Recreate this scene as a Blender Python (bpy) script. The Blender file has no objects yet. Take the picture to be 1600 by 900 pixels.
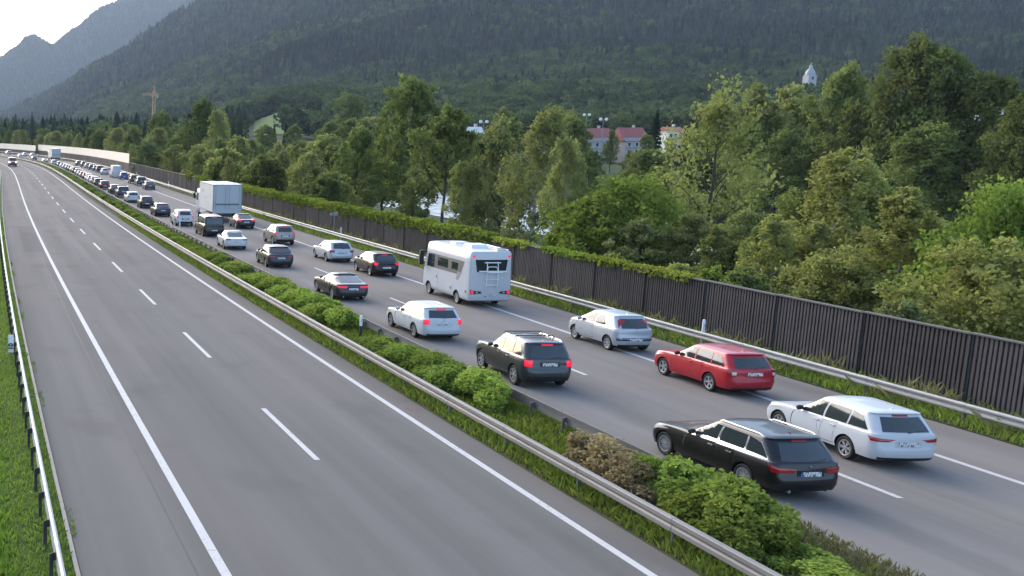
import bpy, bmesh, math, random
import numpy as np
from mathutils import Vector, Matrix

rng = np.random.default_rng(11)
random.seed(5)
R = math.radians
scn = bpy.context.scene

# ------------------------------------------------------------------ camera, sky, sun, exposure
CAM_H, PITCH, ROLL, FPX = 8.9774, 0.158137, 0.000208, 1664.7
PCX, PCY = -0.55, 471.37          # principal point in the 1600 x 900 frame (an off-centre crop)
cp, sp = math.cos(PITCH), math.sin(PITCH)
cr, sr = math.cos(ROLL), math.sin(ROLL)
_r = Vector((1, 0, 0)); _d = Vector((0, -sp, -cp)); _f = Vector((0, cp, -sp))
_xr = _r * cr - _d * sr; _yd = _r * sr + _d * cr
cam = bpy.data.cameras.new('camera')
cam.sensor_width = 36; cam.lens = 36 * FPX / 1600; cam.shift_x = (800 - PCX) / 1600; cam.shift_y = (PCY - 450) / 1600; cam.clip_start = 0.5; cam.clip_end = 20000
cam_ob = bpy.data.objects.new('camera', cam)
scn.collection.objects.link(cam_ob)
cam_ob.matrix_world = Matrix(((_xr.x, -_yd.x, -_f.x, 0), (_xr.y, -_yd.y, -_f.y, 0), (_xr.z, -_yd.z, -_f.z, CAM_H), (0, 0, 0, 1)))
scn.camera = cam_ob

HAZE = 0.000052
SUN_EL, SUN_AZ = R(27), R(-16)           # azimuth measured from +Y towards +X: front left, behind the hills
world = bpy.data.worlds.new('World'); scn.world = world; world.use_nodes = True
nt = world.node_tree; nt.nodes.clear()
sky = nt.nodes.new('ShaderNodeTexSky'); sky.sky_type = 'NISHITA'; sky.sun_disc = False
sky.sun_elevation = SUN_EL; sky.sun_rotation = SUN_AZ; sky.altitude = 500
sky.air_density = 1.0; sky.dust_density = 2.8; sky.ozone_density = 1.0
bg = nt.nodes.new('ShaderNodeBackground'); bg.inputs['Strength'].default_value = 0.15
wo = nt.nodes.new('ShaderNodeOutputWorld')
nt.links.new(sky.outputs[0], bg.inputs[0]); nt.links.new(bg.outputs[0], wo.inputs[0])
sl = bpy.data.lights.new('sun', 'SUN'); sl.energy = 0.5; sl.angle = R(60); sl.color = (1.0, 0.95, 0.88)
so = bpy.data.objects.new('sun', sl); scn.collection.objects.link(so)
sdir = Vector((math.sin(SUN_AZ) * math.cos(SUN_EL), math.cos(SUN_AZ) * math.cos(SUN_EL), math.sin(SUN_EL)))
so.rotation_euler = (-sdir).to_track_quat('-Z', 'Y').to_euler()
so.location = (0, 0, 60)
scn.view_settings.view_transform = 'Standard'; scn.view_settings.look = 'None'
scn.view_settings.exposure = 1.9; scn.view_settings.gamma = 1.0
scn.cycles.max_bounces = 6; scn.cycles.diffuse_bounces = 3; scn.cycles.glossy_bounces = 3
scn.cycles.transmission_bounces = 4; scn.cycles.volume_bounces = 0; scn.cycles.transparent_max_bounces = 6
scn.cycles.use_denoising = True
scn.cycles.caustics_reflective = False; scn.cycles.caustics_refractive = False

# ------------------------------------------------------------------ the line of the motorway
SC = np.concatenate([np.arange(-90, 70, 1.0), np.arange(70, 900, 3.0)])
_kap = np.interp(SC, [0, 69.85, 139.7, 232.8, 349.2, 523.9], [-0.00028803, -0.00017582, -0.00015666, 0.00017727, 0.00125002, 0.00124926])
_ds = np.diff(SC)
TH = np.concatenate([[0], np.cumsum((_kap[1:] + _kap[:-1]) / 2 * _ds)]); TH += 0.02830824 - np.interp(0, SC, TH)
_tm = (TH[1:] + TH[:-1]) / 2
CX = np.concatenate([[0], np.cumsum(-np.sin(_tm) * _ds)]); CY = np.concatenate([[0], np.cumsum(np.cos(_tm) * _ds)])
CX -= np.interp(0, SC, CX); CY -= np.interp(0, SC, CY)
G2 = 9.9486e-6
CZ = -0.00486468 * SC + G2 * np.maximum(SC - 69.85, 0) ** 2
XA = 5.230333

def road(s, off, h=0.0):
    s = np.asarray(s, float); off = np.asarray(off, float)
    t = np.interp(s, SC, TH); o = off + XA
    return np.stack(np.broadcast_arrays(np.interp(s, SC, CX) + o * np.cos(t), np.interp(s, SC, CY) + o * np.sin(t), np.interp(s, SC, CZ) + h), -1)
def heading(s): return float(np.interp(s, SC, TH))
def to_road(x, y):
    """nearest (s, off) on the motorway line for arrays of points"""
    x = np.asarray(x, float).ravel(); y = np.asarray(y, float).ravel()
    S_, O_ = np.empty_like(x), np.empty_like(x)
    for a in range(0, len(x), 4000):
        dx = x[a:a + 4000, None] - CX[None]; dy = y[a:a + 4000, None] - CY[None]
        i = (dx * dx + dy * dy).argmin(1); k = np.arange(len(i)); t = TH[i]
        S_[a:a + 4000] = SC[i] - dx[k, i] * np.sin(t) + dy[k, i] * np.cos(t)
        O_[a:a + 4000] = dx[k, i] * np.cos(t) + dy[k, i] * np.sin(t) - XA
    return S_, O_
def ztop(y, v):
    """height seen at image row v (1600x900 frame) at forward distance y"""
    k = (v - PCY) / FPX
    return y * (k * cp + sp) / (k * sp - cp) + CAM_H
def xat(u, y, z):
    return (u - PCX) / FPX * (y * cp - (z - CAM_H) * sp)

# ------------------------------------------------------------------ helpers
COL = scn.collection
def vnoise(x, y, sc, seed=0):
    x = np.asarray(x) / sc; y = np.asarray(y) / sc
    xi = np.floor(x).astype(np.int64); yi = np.floor(y).astype(np.int64); fx = x - xi; fy = y - yi
    fx = fx * fx * (3 - 2 * fx); fy = fy * fy * (3 - 2 * fy)
    def h(a, b):
        n = (a * 374761393 + b * 668265263 + seed * 982451653) & 0x7fffffff
        n = ((n ^ (n >> 13)) * 1274126177) & 0x7fffffff
        return ((n ^ (n >> 16)) & 0xffff) / 65535.0
    return (h(xi, yi) * (1 - fx) + h(xi + 1, yi) * fx) * (1 - fy) + (h(xi, yi + 1) * (1 - fx) + h(xi + 1, yi + 1) * fx) * fy
def fbm(x, y, sc, seed=0, n=4):
    return sum(vnoise(x, y, sc / 2 ** i, seed + i) / 2 ** i for i in range(n)) / sum(1 / 2 ** i for i in range(n))

def prop(o, label=None, cat=None, group=None, kind=None):
    if label: o['label'] = label
    if cat: o['category'] = cat
    if group: o['group'] = group
    if kind: o['kind'] = kind
    return o
def link(name, me, parent=None, mats=()):
    o = bpy.data.objects.new(name, me); COL.objects.link(o)
    for m in (mats if isinstance(mats, (list, tuple)) else [mats]): me.materials.append(m)
    if parent is not None: o.parent = parent
    return o
def empty(name, loc=(0, 0, 0), rz=0.0):
    o = bpy.data.objects.new(name, None); COL.objects.link(o); o.location = loc; o.rotation_euler = (0, 0, rz); o.empty_display_size = 0.3
    return o
def np_mesh(name, verts, faces, smooth=False):
    """faces: (n,k) array of equal sided polygons"""
    verts = np.asarray(verts, np.float32).reshape(-1, 3); faces = np.asarray(faces, np.int32)
    me = bpy.data.meshes.new(name); n, k = faces.shape
    me.vertices.add(len(verts)); me.vertices.foreach_set('co', verts.ravel())
    me.loops.add(n * k); me.loops.foreach_set('vertex_index', faces.ravel())
    me.polygons.add(n); me.polygons.foreach_set('loop_start', np.arange(n, dtype=np.int32) * k)
    me.polygons.foreach_set('use_smooth', np.full(n, smooth))
    me.update(calc_edges=True); me.validate()
    return me
class MB:
    def __init__(s): s.v = []; s.f = []; s.m = []
    def add(s, vs, fs, mi=0):
        b = len(s.v); s.v += [tuple(map(float, p)) for p in vs]; s.f += [tuple(i + b for i in f) for f in fs]; s.m += [mi] * len(fs); return s
    def box(s, c, d, mi=0, rz=0.0, tap=1.0, rot=None):
        hx, hy, hz = d[0] / 2, d[1] / 2, d[2] / 2
        M = rot if rot is not None else Matrix.Rotation(rz, 3, 'Z')
        vs = [Vector(c) + M @ Vector((sx * hx * (tap if sz > 0 else 1), sy * hy * (tap if sz > 0 else 1), sz * hz)) for sz in (-1, 1) for sx, sy in ((-1, -1), (1, -1), (1, 1), (-1, 1))]
        return s.add(vs, [(3, 2, 1, 0), (4, 5, 6, 7), (0, 1, 5, 4), (1, 2, 6, 5), (2, 3, 7, 6), (3, 0, 4, 7)], mi)
    def tube(s, pts, rad, n=6, mi=0, cap=True):
        pts = [Vector(p) for p in pts]; rad = rad if isinstance(rad, (list, tuple, np.ndarray)) else [rad] * len(pts)
        vs = []; fs = []
        for i, p in enumerate(pts):
            t = (pts[min(i + 1, len(pts) - 1)] - pts[max(i - 1, 0)]).normalized()
            a = t.orthogonal().normalized() if abs(t.z) > 0.95 else t.cross(Vector((0, 0, 1))).normalized()
            b = t.cross(a)
            for k in range(n):
                w = 2 * math.pi * k / n; vs.append(p + (a * math.cos(w) + b * math.sin(w)) * rad[i])
        for i in range(len(pts) - 1):
            for k in range(n): fs.append((i * n + k, i * n + (k + 1) % n, (i + 1) * n + (k + 1) % n, (i + 1) * n + k))
        if cap: fs += [tuple(range(n))[::-1], tuple(range((len(pts) - 1) * n, len(pts) * n))]
        return s.add(vs, fs, mi)
    def lathe(s, prof, n=24, mi=0, axis='z', c=(0, 0, 0), closed=False):
        """prof: list of (radius, height)"""
        vs = []; fs = []; m = len(prof)
        for k in range(n):
            w = 2 * math.pi * k / n
            for r, h in prof:
                x, y = r * math.cos(w), r * math.sin(w)
                p = (x, y, h) if axis == 'z' else (x, h, y)
                vs.append((p[0] + c[0], p[1] + c[1], p[2] + c[2]))
        for k in range(n):
            for j in range(m if closed else m - 1):
                a, b = k * m + j, k * m + (j + 1) % m; c2, d = ((k + 1) % n) * m + (j + 1) % m, ((k + 1) % n) * m + j
                fs.append((a, b, c2, d))
        return s.add(vs, fs, mi)
    def build(s, name, mats, parent=None, smooth=False, angle=40, recalc=True):
        me = bpy.data.meshes.new(name); me.from_pydata(s.v, [], s.f)
        for p, m in zip(me.polygons, s.m): p.material_index = m
        if recalc:
            bm = bmesh.new(); bm.from_mesh(me); bmesh.ops.recalc_face_normals(bm, faces=bm.faces); bm.to_mesh(me); bm.free()
        if smooth:
            me.polygons.foreach_set('use_smooth', np.ones(len(me.polygons), bool)); me.set_sharp_from_angle(angle=R(angle))
        return link(name, me, parent, mats)
def copy_tree(o, parent=None):
    c = o.copy(); COL.objects.link(c)
    if parent is not None: c.parent = parent
    for ch in o.children: copy_tree(ch, c)
    return c

# ------------------------------------------------------------------ materials
def newmat(name):
    m = bpy.data.materials.new(name); m.use_nodes = True
    return m, m.node_tree, m.node_tree.nodes['Principled BSDF']
def node(nt, typ, **kw):
    n = nt.nodes.new(typ)
    for k, v in kw.items(): setattr(n, k, v)
    return n
def plain(name, col, rough=0.5, metal=0.0, coat=0.0, emit=0.0, var=0.0, scale=3.0, spec=0.5, emcol=None, bump=0.0):
    m, nt, b = newmat(name)
    c = (*col, 1)
    b.inputs['Base Color'].default_value = c; b.inputs['Roughness'].default_value = rough; b.inputs['Metallic'].default_value = metal
    b.inputs['Coat Weight'].default_value = coat; b.inputs['Coat Roughness'].default_value = 0.04; b.inputs['Specular IOR Level'].default_value = spec
    if emit: b.inputs['Emission Color'].default_value = (*(emcol or col), 1); b.inputs['Emission Strength'].default_value = emit
    if var:
        tc = node(nt, 'ShaderNodeTexCoord'); nz = node(nt, 'ShaderNodeTexNoise'); nz.inputs['Scale'].default_value = scale; nz.inputs['Detail'].default_value = 5
        hs = node(nt, 'ShaderNodeMix', data_type='RGBA')
        hs.inputs['A'].default_value = (*[x * (1 - var) for x in col], 1); hs.inputs['B'].default_value = (*[min(1, x * (1 + var)) for x in col], 1)
        nt.links.new(tc.outputs['Object'], nz.inputs['Vector']); nt.links.new(nz.outputs['Fac'], hs.inputs['Factor']); nt.links.new(hs.outputs['Result'], b.inputs['Base Color'])
        if bump:
            bp = node(nt, 'ShaderNodeBump'); bp.inputs['Strength'].default_value = bump; nt.links.new(nz.outputs['Fac'], bp.inputs['Height']); nt.links.new(bp.outputs[0], b.inputs['Normal'])
    return m
def paint(name, col, metal=0.0, rough=0.28):
    m, nt, b = newmat(name)
    tc = node(nt, 'ShaderNodeTexCoord'); nz = node(nt, 'ShaderNodeTexNoise'); nz.inputs['Scale'].default_value = 2.2; nz.inputs['Detail'].default_value = 6
    rp = node(nt, 'ShaderNodeMapRange'); rp.inputs['To Min'].default_value = rough - 0.06; rp.inputs['To Max'].default_value = rough + 0.12
    nt.links.new(tc.outputs['Object'], nz.inputs['Vector']); nt.links.new(nz.outputs['Fac'], rp.inputs['Value']); nt.links.new(rp.outputs[0], b.inputs['Roughness'])
    b.inputs['Base Color'].default_value = (*col, 1); b.inputs['Metallic'].default_value = metal
    b.inputs['Coat Weight'].default_value = 0.35; b.inputs['Coat Roughness'].default_value = 0.05; b.inputs['Specular IOR Level'].default_value = 0.35
    return m
def leafmat(name, dark, light, trans=0.3, vlo=0.75, vhi=1.2):
    """foliage: leaf colour varies leaf by leaf ('tint') and plant by plant"""
    m, nt, b = newmat(name); nt.nodes.remove(b)
    out = nt.nodes['Material Output']
    at = node(nt, 'ShaderNodeAttribute', attribute_name='tint'); oi = node(nt, 'ShaderNodeObjectInfo')
    mx = node(nt, 'ShaderNodeMix', data_type='RGBA'); mx.inputs['A'].default_value = (*dark, 1); mx.inputs['B'].default_value = (*light, 1)
    hs = node(nt, 'ShaderNodeHueSaturation')
    mr = node(nt, 'ShaderNodeMapRange'); mr.inputs['To Min'].default_value = 0.485; mr.inputs['To Max'].default_value = 0.512
    mv = node(nt, 'ShaderNodeMapRange'); mv.inputs['To Min'].default_value = vlo; mv.inputs['To Max'].default_value = vhi
    nt.links.new(at.outputs['Fac'], mx.inputs['Factor']); nt.links.new(mx.outputs['Result'], hs.inputs['Color'])
    nt.links.new(oi.outputs['Random'], mr.inputs['Value']); nt.links.new(mr.outputs[0], hs.inputs['Hue'])
    mm = node(nt, 'ShaderNodeMath', operation='FRACT'); ml = node(nt, 'ShaderNodeMath', operation='MULTIPLY'); ml.inputs[1].default_value = 7.31
    nt.links.new(oi.outputs['Random'], ml.inputs[0]); nt.links.new(ml.outputs[0], mm.inputs[0]); nt.links.new(mm.outputs[0], mv.inputs['Value']); nt.links.new(mv.outputs[0], hs.inputs['Value'])
    df = node(nt, 'ShaderNodeBsdfDiffuse'); tr = node(nt, 'ShaderNodeBsdfTranslucent'); ms = node(nt, 'ShaderNodeAddShader'); hv = node(nt, 'ShaderNodeMix', data_type='RGBA', blend_type='MULTIPLY'); hv.inputs['Factor'].default_value = 1.0; hv.inputs['B'].default_value = (2.2 * trans, 2.4 * trans, 1.6 * trans, 1)
    nt.links.new(hs.outputs[0], df.inputs[0]); nt.links.new(hs.outputs[0], hv.inputs['A']); nt.links.new(hv.outputs['Result'], tr.inputs[0]); nt.links.new(df.outputs[0], ms.inputs[0]); nt.links.new(tr.outputs[0], ms.inputs[1]); nt.links.new(ms.outputs[0], out.inputs[0])
    return m
def asphalt(name, col, o_lo, o_hi, warm=(1.05, 1.0, 0.97)):
    """uv = (offset across the road, metres along it)"""
    m, nt, b = newmat(name)
    uv = node(nt, 'ShaderNodeTexCoord')
    def noise(sx, sy, sc, det=4):
        mp = node(nt, 'ShaderNodeMapping'); mp.inputs['Scale'].default_value = (sx, sy, 1)
        nz = node(nt, 'ShaderNodeTexNoise'); nz.inputs['Scale'].default_value = sc; nz.inputs['Detail'].default_value = det
        nt.links.new(uv.outputs['UV'], mp.inputs['Vector']); nt.links.new(mp.outputs[0], nz.inputs['Vector']); return nz.outputs['Fac']
    def mix(fac, a, bcol, lo, hi):
        mr = node(nt, 'ShaderNodeMapRange'); mr.inputs['From Min'].default_value = lo; mr.inputs['From Max'].default_value = hi
        nt.links.new(fac, mr.inputs['Value'])
        mx = node(nt, 'ShaderNodeMix', data_type='RGBA'); nt.links.new(mr.outputs[0], mx.inputs['Factor'])
        if isinstance(a, tuple): mx.inputs['A'].default_value = (*a, 1)
        else: nt.links.new(a, mx.inputs['A'])
        if isinstance(bcol, tuple): mx.inputs['B'].default_value = (*bcol, 1)
        else: nt.links.new(bcol, mx.inputs['B'])
        return mx.outputs['Result']
    c1 = mix(noise(1.0, 0.02, 0.8, 3), tuple(c * 0.80 for c in col), tuple(c * 1.14 for c in col), 0.32, 0.68)
    c2 = mix(noise(0.35, 0.12, 0.5, 5), c1, tuple(c * w * 1.08 for c, w in zip(col, warm)), 0.45, 0.75)
    c3 = mix(noise(1, .6, 0.35, 9), c2, tuple(c * 0.66 for c in col), 0.56, 0.9)
    c4 = mix(noise(1, 1, 55, 2), c3, tuple(c * 1.35 for c in col), 0.55, 1.0)
    c5 = mix(noise(1, 0.004, 3.2, 2), c4, tuple(c * 0.8 for c in col), 0.66, 0.85)
    nt.links.new(c5, b.inputs['Base Color']); b.inputs['Roughness'].default_value = 0.95; b.inputs['Specular IOR Level'].default_value = 0.08
    bp = node(nt, 'ShaderNodeBump'); bp.inputs['Strength'].default_value = 0.12; nt.links.new(noise(1, 1, 70, 3), bp.inputs['Height']); nt.links.new(bp.outputs[0], b.inputs['Normal'])
    return m
def earth(name, a, bcol, sc=0.3, c=None):
    m, nt, b = newmat(name)
    tc = node(nt, 'ShaderNodeTexCoord'); nz = node(nt, 'ShaderNodeTexNoise'); nz.inputs['Scale'].default_value = sc; nz.inputs['Detail'].default_value = 8; nz.inputs['Roughness'].default_value = 0.65
    cr_ = node(nt, 'ShaderNodeValToRGB'); cr_.color_ramp.elements[0].position = 0.35; cr_.color_ramp.elements[0].color = (*a, 1)
    cr_.color_ramp.elements[1].position = 0.68; cr_.color_ramp.elements[1].color = (*bcol, 1)
    if c: e = cr_.color_ramp.elements.new(0.5); e.color = (*c, 1)
    nt.links.new(tc.outputs['Object'], nz.inputs['Vector']); nt.links.new(nz.outputs['Fac'], cr_.inputs[0]); nt.links.new(cr_.outputs[0], b.inputs['Base Color']); b.inputs['Roughness'].default_value = 0.95; b.inputs['Specular IOR Level'].default_value = 0.1
    n2 = node(nt, 'ShaderNodeTexNoise'); n2.inputs['Scale'].default_value = sc * 25; n2.inputs['Detail'].default_value = 4; nt.links.new(tc.outputs['Object'], n2.inputs['Vector'])
    bp = node(nt, 'ShaderNodeBump'); bp.inputs['Strength'].default_value = 0.5; nt.links.new(n2.outputs['Fac'], bp.inputs['Height']); nt.links.new(bp.outputs[0], b.inputs['Normal'])
    return m

M = {}
M['asphalt'] = asphalt('asphalt', (0.138, 0.129, 0.119), 0, 1)
M['asphalt_right'] = asphalt('asphalt_right', (0.174, 0.161, 0.147), 0, 1)
M['line'] = plain('road_paint', (0.47, 0.455, 0.43), 0.8, spec=0.2)
def worn(m):
    nt = m.node_tree; b = nt.nodes['Principled BSDF']; tc = node(nt, 'ShaderNodeTexCoord')
    def nz(sc, det):
        n = node(nt, 'ShaderNodeTexNoise'); n.inputs['Scale'].default_value = sc; n.inputs['Detail'].default_value = det; nt.links.new(tc.outputs['Object'], n.inputs['Vector']); return n.outputs['Fac']
    r1 = node(nt, 'ShaderNodeMapRange'); r1.inputs['From Min'].default_value = 0.52; r1.inputs['From Max'].default_value = 0.72; r1.inputs['To Max'].default_value = 0.75; nt.links.new(nz(9, 8), r1.inputs['Value'])
    r2 = node(nt, 'ShaderNodeMapRange'); r2.inputs['From Min'].default_value = 0.35; r2.inputs['From Max'].default_value = 0.65; nt.links.new(nz(0.25, 3), r2.inputs['Value'])
    mu = node(nt, 'ShaderNodeMath', operation='MULTIPLY'); nt.links.new(r1.outputs[0], mu.inputs[0]); nt.links.new(r2.outputs[0], mu.inputs[1])
    mx = node(nt, 'ShaderNodeMix', data_type='RGBA'); mx.inputs['A'].default_value = b.inputs['Base Color'].default_value; mx.inputs['B'].default_value = (0.2, 0.195, 0.19, 1); nt.links.new(mu.outputs[0], mx.inputs['Factor']); nt.links.new(mx.outputs['Result'], b.inputs['Base Color'])
worn(M['line'])
M['patch'] = asphalt('asphalt_patch', (0.118, 0.112, 0.104), 0, 1)
M['seam'] = plain('tar_seam', (0.085, 0.083, 0.082), 0.8, var=.3, scale=2, spec=.2)
M['rust'] = plain('rusty_iron', (0.10, 0.06, 0.05), 0.8, var=.3)
M['verge'] = earth('verge_soil', (0.035, 0.06, 0.015), (0.075, 0.105, 0.022), 0.5, (0.05, 0.085, 0.018))
M['median'] = earth('median_soil', (0.04, 0.055, 0.018), (0.075, 0.06, 0.035), 0.35)
M['mulch'] = earth('dry_mulch', (0.05, 0.04, 0.032), (0.12, 0.10, 0.085), 1.5, (0.08, 0.068, 0.05))
M['terrain'] = earth('terrain_soil', (0.03, 0.042, 0.016), (0.06, 0.085, 0.024), 0.05)
M['mount'] = earth('mountain_soil', (0.018, 0.026, 0.014), (0.03, 0.042, 0.018), 0.01)
M['meadow'] = earth('meadow_grass', (0.07, 0.12, 0.03), (0.09, 0.14, 0.035), 0.03)
M['gravel'] = earth('gravel', (0.34, 0.33, 0.32), (0.62, 0.61, 0.6), 1.2)
M['kerb'] = plain('kerb_stone', (0.3, 0.27, 0.22), 0.9, var=0.3, scale=2)
M['zinc'] = plain('galvanised_steel', (0.26, 0.26, 0.25), 0.55, 0.2, var=0.25, scale=0.8)
M['zincpale'] = plain('pale_galvanised_steel', (0.42, 0.43, 0.42), 0.55, 0.15, var=0.15, scale=0.8)
M['zincbrown'] = plain('dusty_steel', (0.19, 0.175, 0.16), 0.6, 0.1, var=0.25, scale=0.7)
M['zincdark'] = plain('weathered_steel', (0.12, 0.115, 0.112), 0.6, 0.2, var=0.3, scale=1)
M['wood'] = plain('tarred_wood', (0.068, 0.059, 0.057), 0.88, var=0.35, scale=1.3, spec=0.2)
def vary(m, lo, hi):
    nt = m.node_tree; b = nt.nodes['Principled BSDF']; src = b.inputs['Base Color'].links[0].from_socket
    oi = node(nt, 'ShaderNodeObjectInfo'); mr = node(nt, 'ShaderNodeMapRange'); mr.inputs['To Min'].default_value = lo; mr.inputs['To Max'].default_value = hi
    hs = node(nt, 'ShaderNodeHueSaturation'); nt.links.new(oi.outputs['Random'], mr.inputs['Value']); nt.links.new(mr.outputs[0], hs.inputs['Value']); nt.links.new(src, hs.inputs['Color']); nt.links.new(hs.outputs[0], b.inputs['Base Color'])
vary(M['wood'], 0.78, 1.2)
M['woodpost'] = plain('dark_post', (0.036, 0.033, 0.032), 0.8, var=0.3)
M['cream'] = plain('cream_panel', (0.88, 0.76, 0.60), 0.6, 0.0, var=0.04, scale=0.2, spec=0.3)
M['white'] = plain('white_plastic', (0.7, 0.7, 0.7), 0.5)
M['black'] = plain('black_plastic', (0.015, 0.015, 0.016), 0.5)
M['glass'] = plain('car_glass', (0.022, 0.030, 0.030), 0.05, spec=0.5)
M['glass'].node_tree.nodes['Principled BSDF'].inputs['IOR'].default_value = 1.72
M['tyre'] = plain('tyre_rubber', (0.012, 0.012, 0.012), 0.85)
M['rim'] = plain('alloy_rim', (0.42, 0.42, 0.43), 0.35, 0.6)
M['rimdark'] = plain('wheel_hollow', (0.02, 0.02, 0.02), 0.6)
M['chrome'] = plain('chrome', (0.7, 0.7, 0.7), 0.18, 0.9)
M['lamp'] = plain('red_lamp', (0.30, 0.008, 0.012), 0.15, coat=0.5)
M['lampon'] = plain('red_lamp_lit', (0.5, 0.01, 0.03), 0.2, emit=0.2, emcol=(1.0, 0.02, 0.06))
M['lampclear'] = plain('clear_lamp', (0.5, 0.48, 0.46), 0.15, coat=0.5)
M['headon'] = plain('headlamp_lit', (1, 1, 0.95), 0.2, emit=3.0)
M['headoff'] = plain('headlamp', (0.45, 0.45, 0.47), 0.1, coat=0.6)
M['arch'] = plain('wheel_well', (0.008, 0.008, 0.008), 0.9)
M['blue'] = plain('plate_blue', (0.02, 0.08, 0.4), 0.4)
def plate_mat():
    m, nt, b = newmat('number_plate')
    tc = node(nt, 'ShaderNodeTexCoord'); mp = node(nt, 'ShaderNodeMapping'); mp.inputs['Scale'].default_value = (1, 26, 9)
    nz = node(nt, 'ShaderNodeTexNoise'); nz.inputs['Scale'].default_value = 1.0; nz.inputs['Detail'].default_value = 1
    nt.links.new(tc.outputs['Object'], mp.inputs['Vector']); nt.links.new(mp.outputs[0], nz.inputs['Vector'])
    r_ = node(nt, 'ShaderNodeValToRGB'); r_.color_ramp.elements[0].position = 0.42; r_.color_ramp.elements[0].color = (0.12, 0.12, 0.12, 1); r_.color_ramp.elements[1].position = 0.5; r_.color_ramp.elements[1].color = (0.62, 0.62, 0.62, 1)
    nt.links.new(nz.outputs['Fac'], r_.inputs[0]); nt.links.new(r_.outputs[0], b.inputs['Base Color']); b.inputs['Roughness'].default_value = 0.4
    return m
M['plate'] = plate_mat()
P = {}
for k, c, mt in (('black', (0.006, 0.006, 0.007), 0.0), ('anthracite', (0.03, 0.032, 0.036), 0.3), ('graphite', (0.05, 0.052, 0.056), 0.4), ('white', (0.47, 0.48, 0.49), 0.0), ('silver', (0.40, 0.42, 0.44), 0.3),
                 ('red', (0.36, 0.012, 0.022), 0.1), ('beige', (0.26, 0.23, 0.20), 0.35), ('navy', (0.018, 0.025, 0.05), 0.3), ('blue', (0.02, 0.06, 0.22), 0.2), ('grey', (0.22, 0.225, 0.23), 0.3), ('vanwhite', (0.46, 0.47, 0.485), 0.0), ('darkred', (0.16, 0.01, 0.02), 0.1)):
    P[k] = paint('paint_' + k, c, mt)

# ------------------------------------------------------------------ the motorway and its verges (structure)
def strip(name, o0, o1, s0, s1, h, mat, n=3, step=2.0, kind='structure', prof=None):
    ss = np.arange(s0, s1 + 0.01, step); oo = np.linspace(o0, o1, n)
    hh = np.zeros(n) + h if prof is None else np.asarray(prof) + h
    pts = road(ss[:, None], oo[None, :], 0); pts[..., 2] += hh[None]
    idx = np.arange(len(ss) * n).reshape(len(ss), n)
    f = np.stack([idx[:-1, :-1], idx[:-1, 1:], idx[1:, 1:], idx[1:, :-1]], -1).reshape(-1, 4)
    me = np_mesh(name, pts, f)
    uvl = me.uv_layers.new(name='UVMap'); vi = np.empty(len(me.loops), np.int32); me.loops.foreach_get('vertex_index', vi)
    uv = np.stack(np.broadcast_arrays(oo[None, :], ss[:, None]), -1).reshape(-1, 2)[vi]
    uvl.data.foreach_set('uv', uv.astype(np.float32).ravel())
    o = link(name, me, None, mat)
    if kind: o['kind'] = kind
    return o
strip('left_carriageway', -3.0, 9.80, -80, 760, 0, M['asphalt'], 6)
strip('right_carriageway', 14.05, 25.45, -80, 760, 0, M['asphalt_right'], 6)
strip('left_shoulder_line', -0.11, 0.11, -80, 760, 0.005, M['line'], 2)
strip('left_median_line', 8.72, 8.92, -80, 760, 0.005, M['line'], 2)
strip('right_shoulder_line', 22.15, 22.35, -80, 760, 0.005, M['line'], 2)
def dashes(name, off, s0, n0, n1):
    V = []; F = []
    for n in range(n0, n1):
        a = s0 + n * PER
        for k in range(3):
            V += list(road([a + k * DL / 2, a + k * DL / 2], [off - 0.085, off + 0.085], 0.005))
        b = len(V) - 6; F += [(b, b + 1, b + 3, b + 2), (b + 2, b + 3, b + 5, b + 4)]
    o = link(name, np_mesh(name, V, F), None, M['line']); o['kind'] = 'structure'
strip('asphalt_repair', -1.75, -0.22, 84, 108, 0.004, M['patch'], 3)
strip('asphalt_seam', -0.62, -0.56, -60, 300, 0.0035, M['seam'], 2)
strip('asphalt_joint', -2.95, 4.2, 62.3, 62.42, 0.003, M['seam'], 8, .06)
strip('asphalt_joint', 22.5, 25.4, 47.1, 47.2, 0.003, M['seam'], 5, .05)
strip('drain_cover', 9.15, 9.6, 34.0, 34.5, 0.004, M['rust'], 2, .5)
PER = 14.1155; DL = 5.7633
dashes('left_lane_marking', 4.411, 28.712, -7, 50)
dashes('right_lane_marking', 18.077, 25.205, -7, 50)
strip('dry_mulch', 11.3, 14.02, -80, 24.5, 0.02, M['mulch'], 7, prof=[0.16, 0.2, 0.2, 0.16, 0.12, 0.06, 0.0])
strip('median_strip', 9.80, 14.05, -80, 760, 0.02, M['median'], 7, prof=[-0.02, 0.03, 0.1, 0.14, 0.12, 0.05, 0.0])
strip('left_verge', -4.6, -3.13, -80, 760, 0.03, M['verge'], 3)
strip('right_verge', 25.45, 30.0, -80, 760, 0.02, M['median'], 4)
V = []; ss = np.arange(-80, 400, 2.0)
kb = MB(); p0 = road(ss, -3.13, 0.06); p1 = road(ss, -3.03, 0.06); q0 = road(ss, -3.13, -.1); q1 = road(ss, -3.03, -.1)
for i in range(len(ss) - 1):
    kb.add([p0[i], p1[i], p1[i + 1], p0[i + 1], q1[i], q1[i + 1]], [(0, 1, 2, 3), (1, 4, 5, 2)])
o = kb.build('kerb', M['kerb'], recalc=False); o['kind'] = 'structure'

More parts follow.
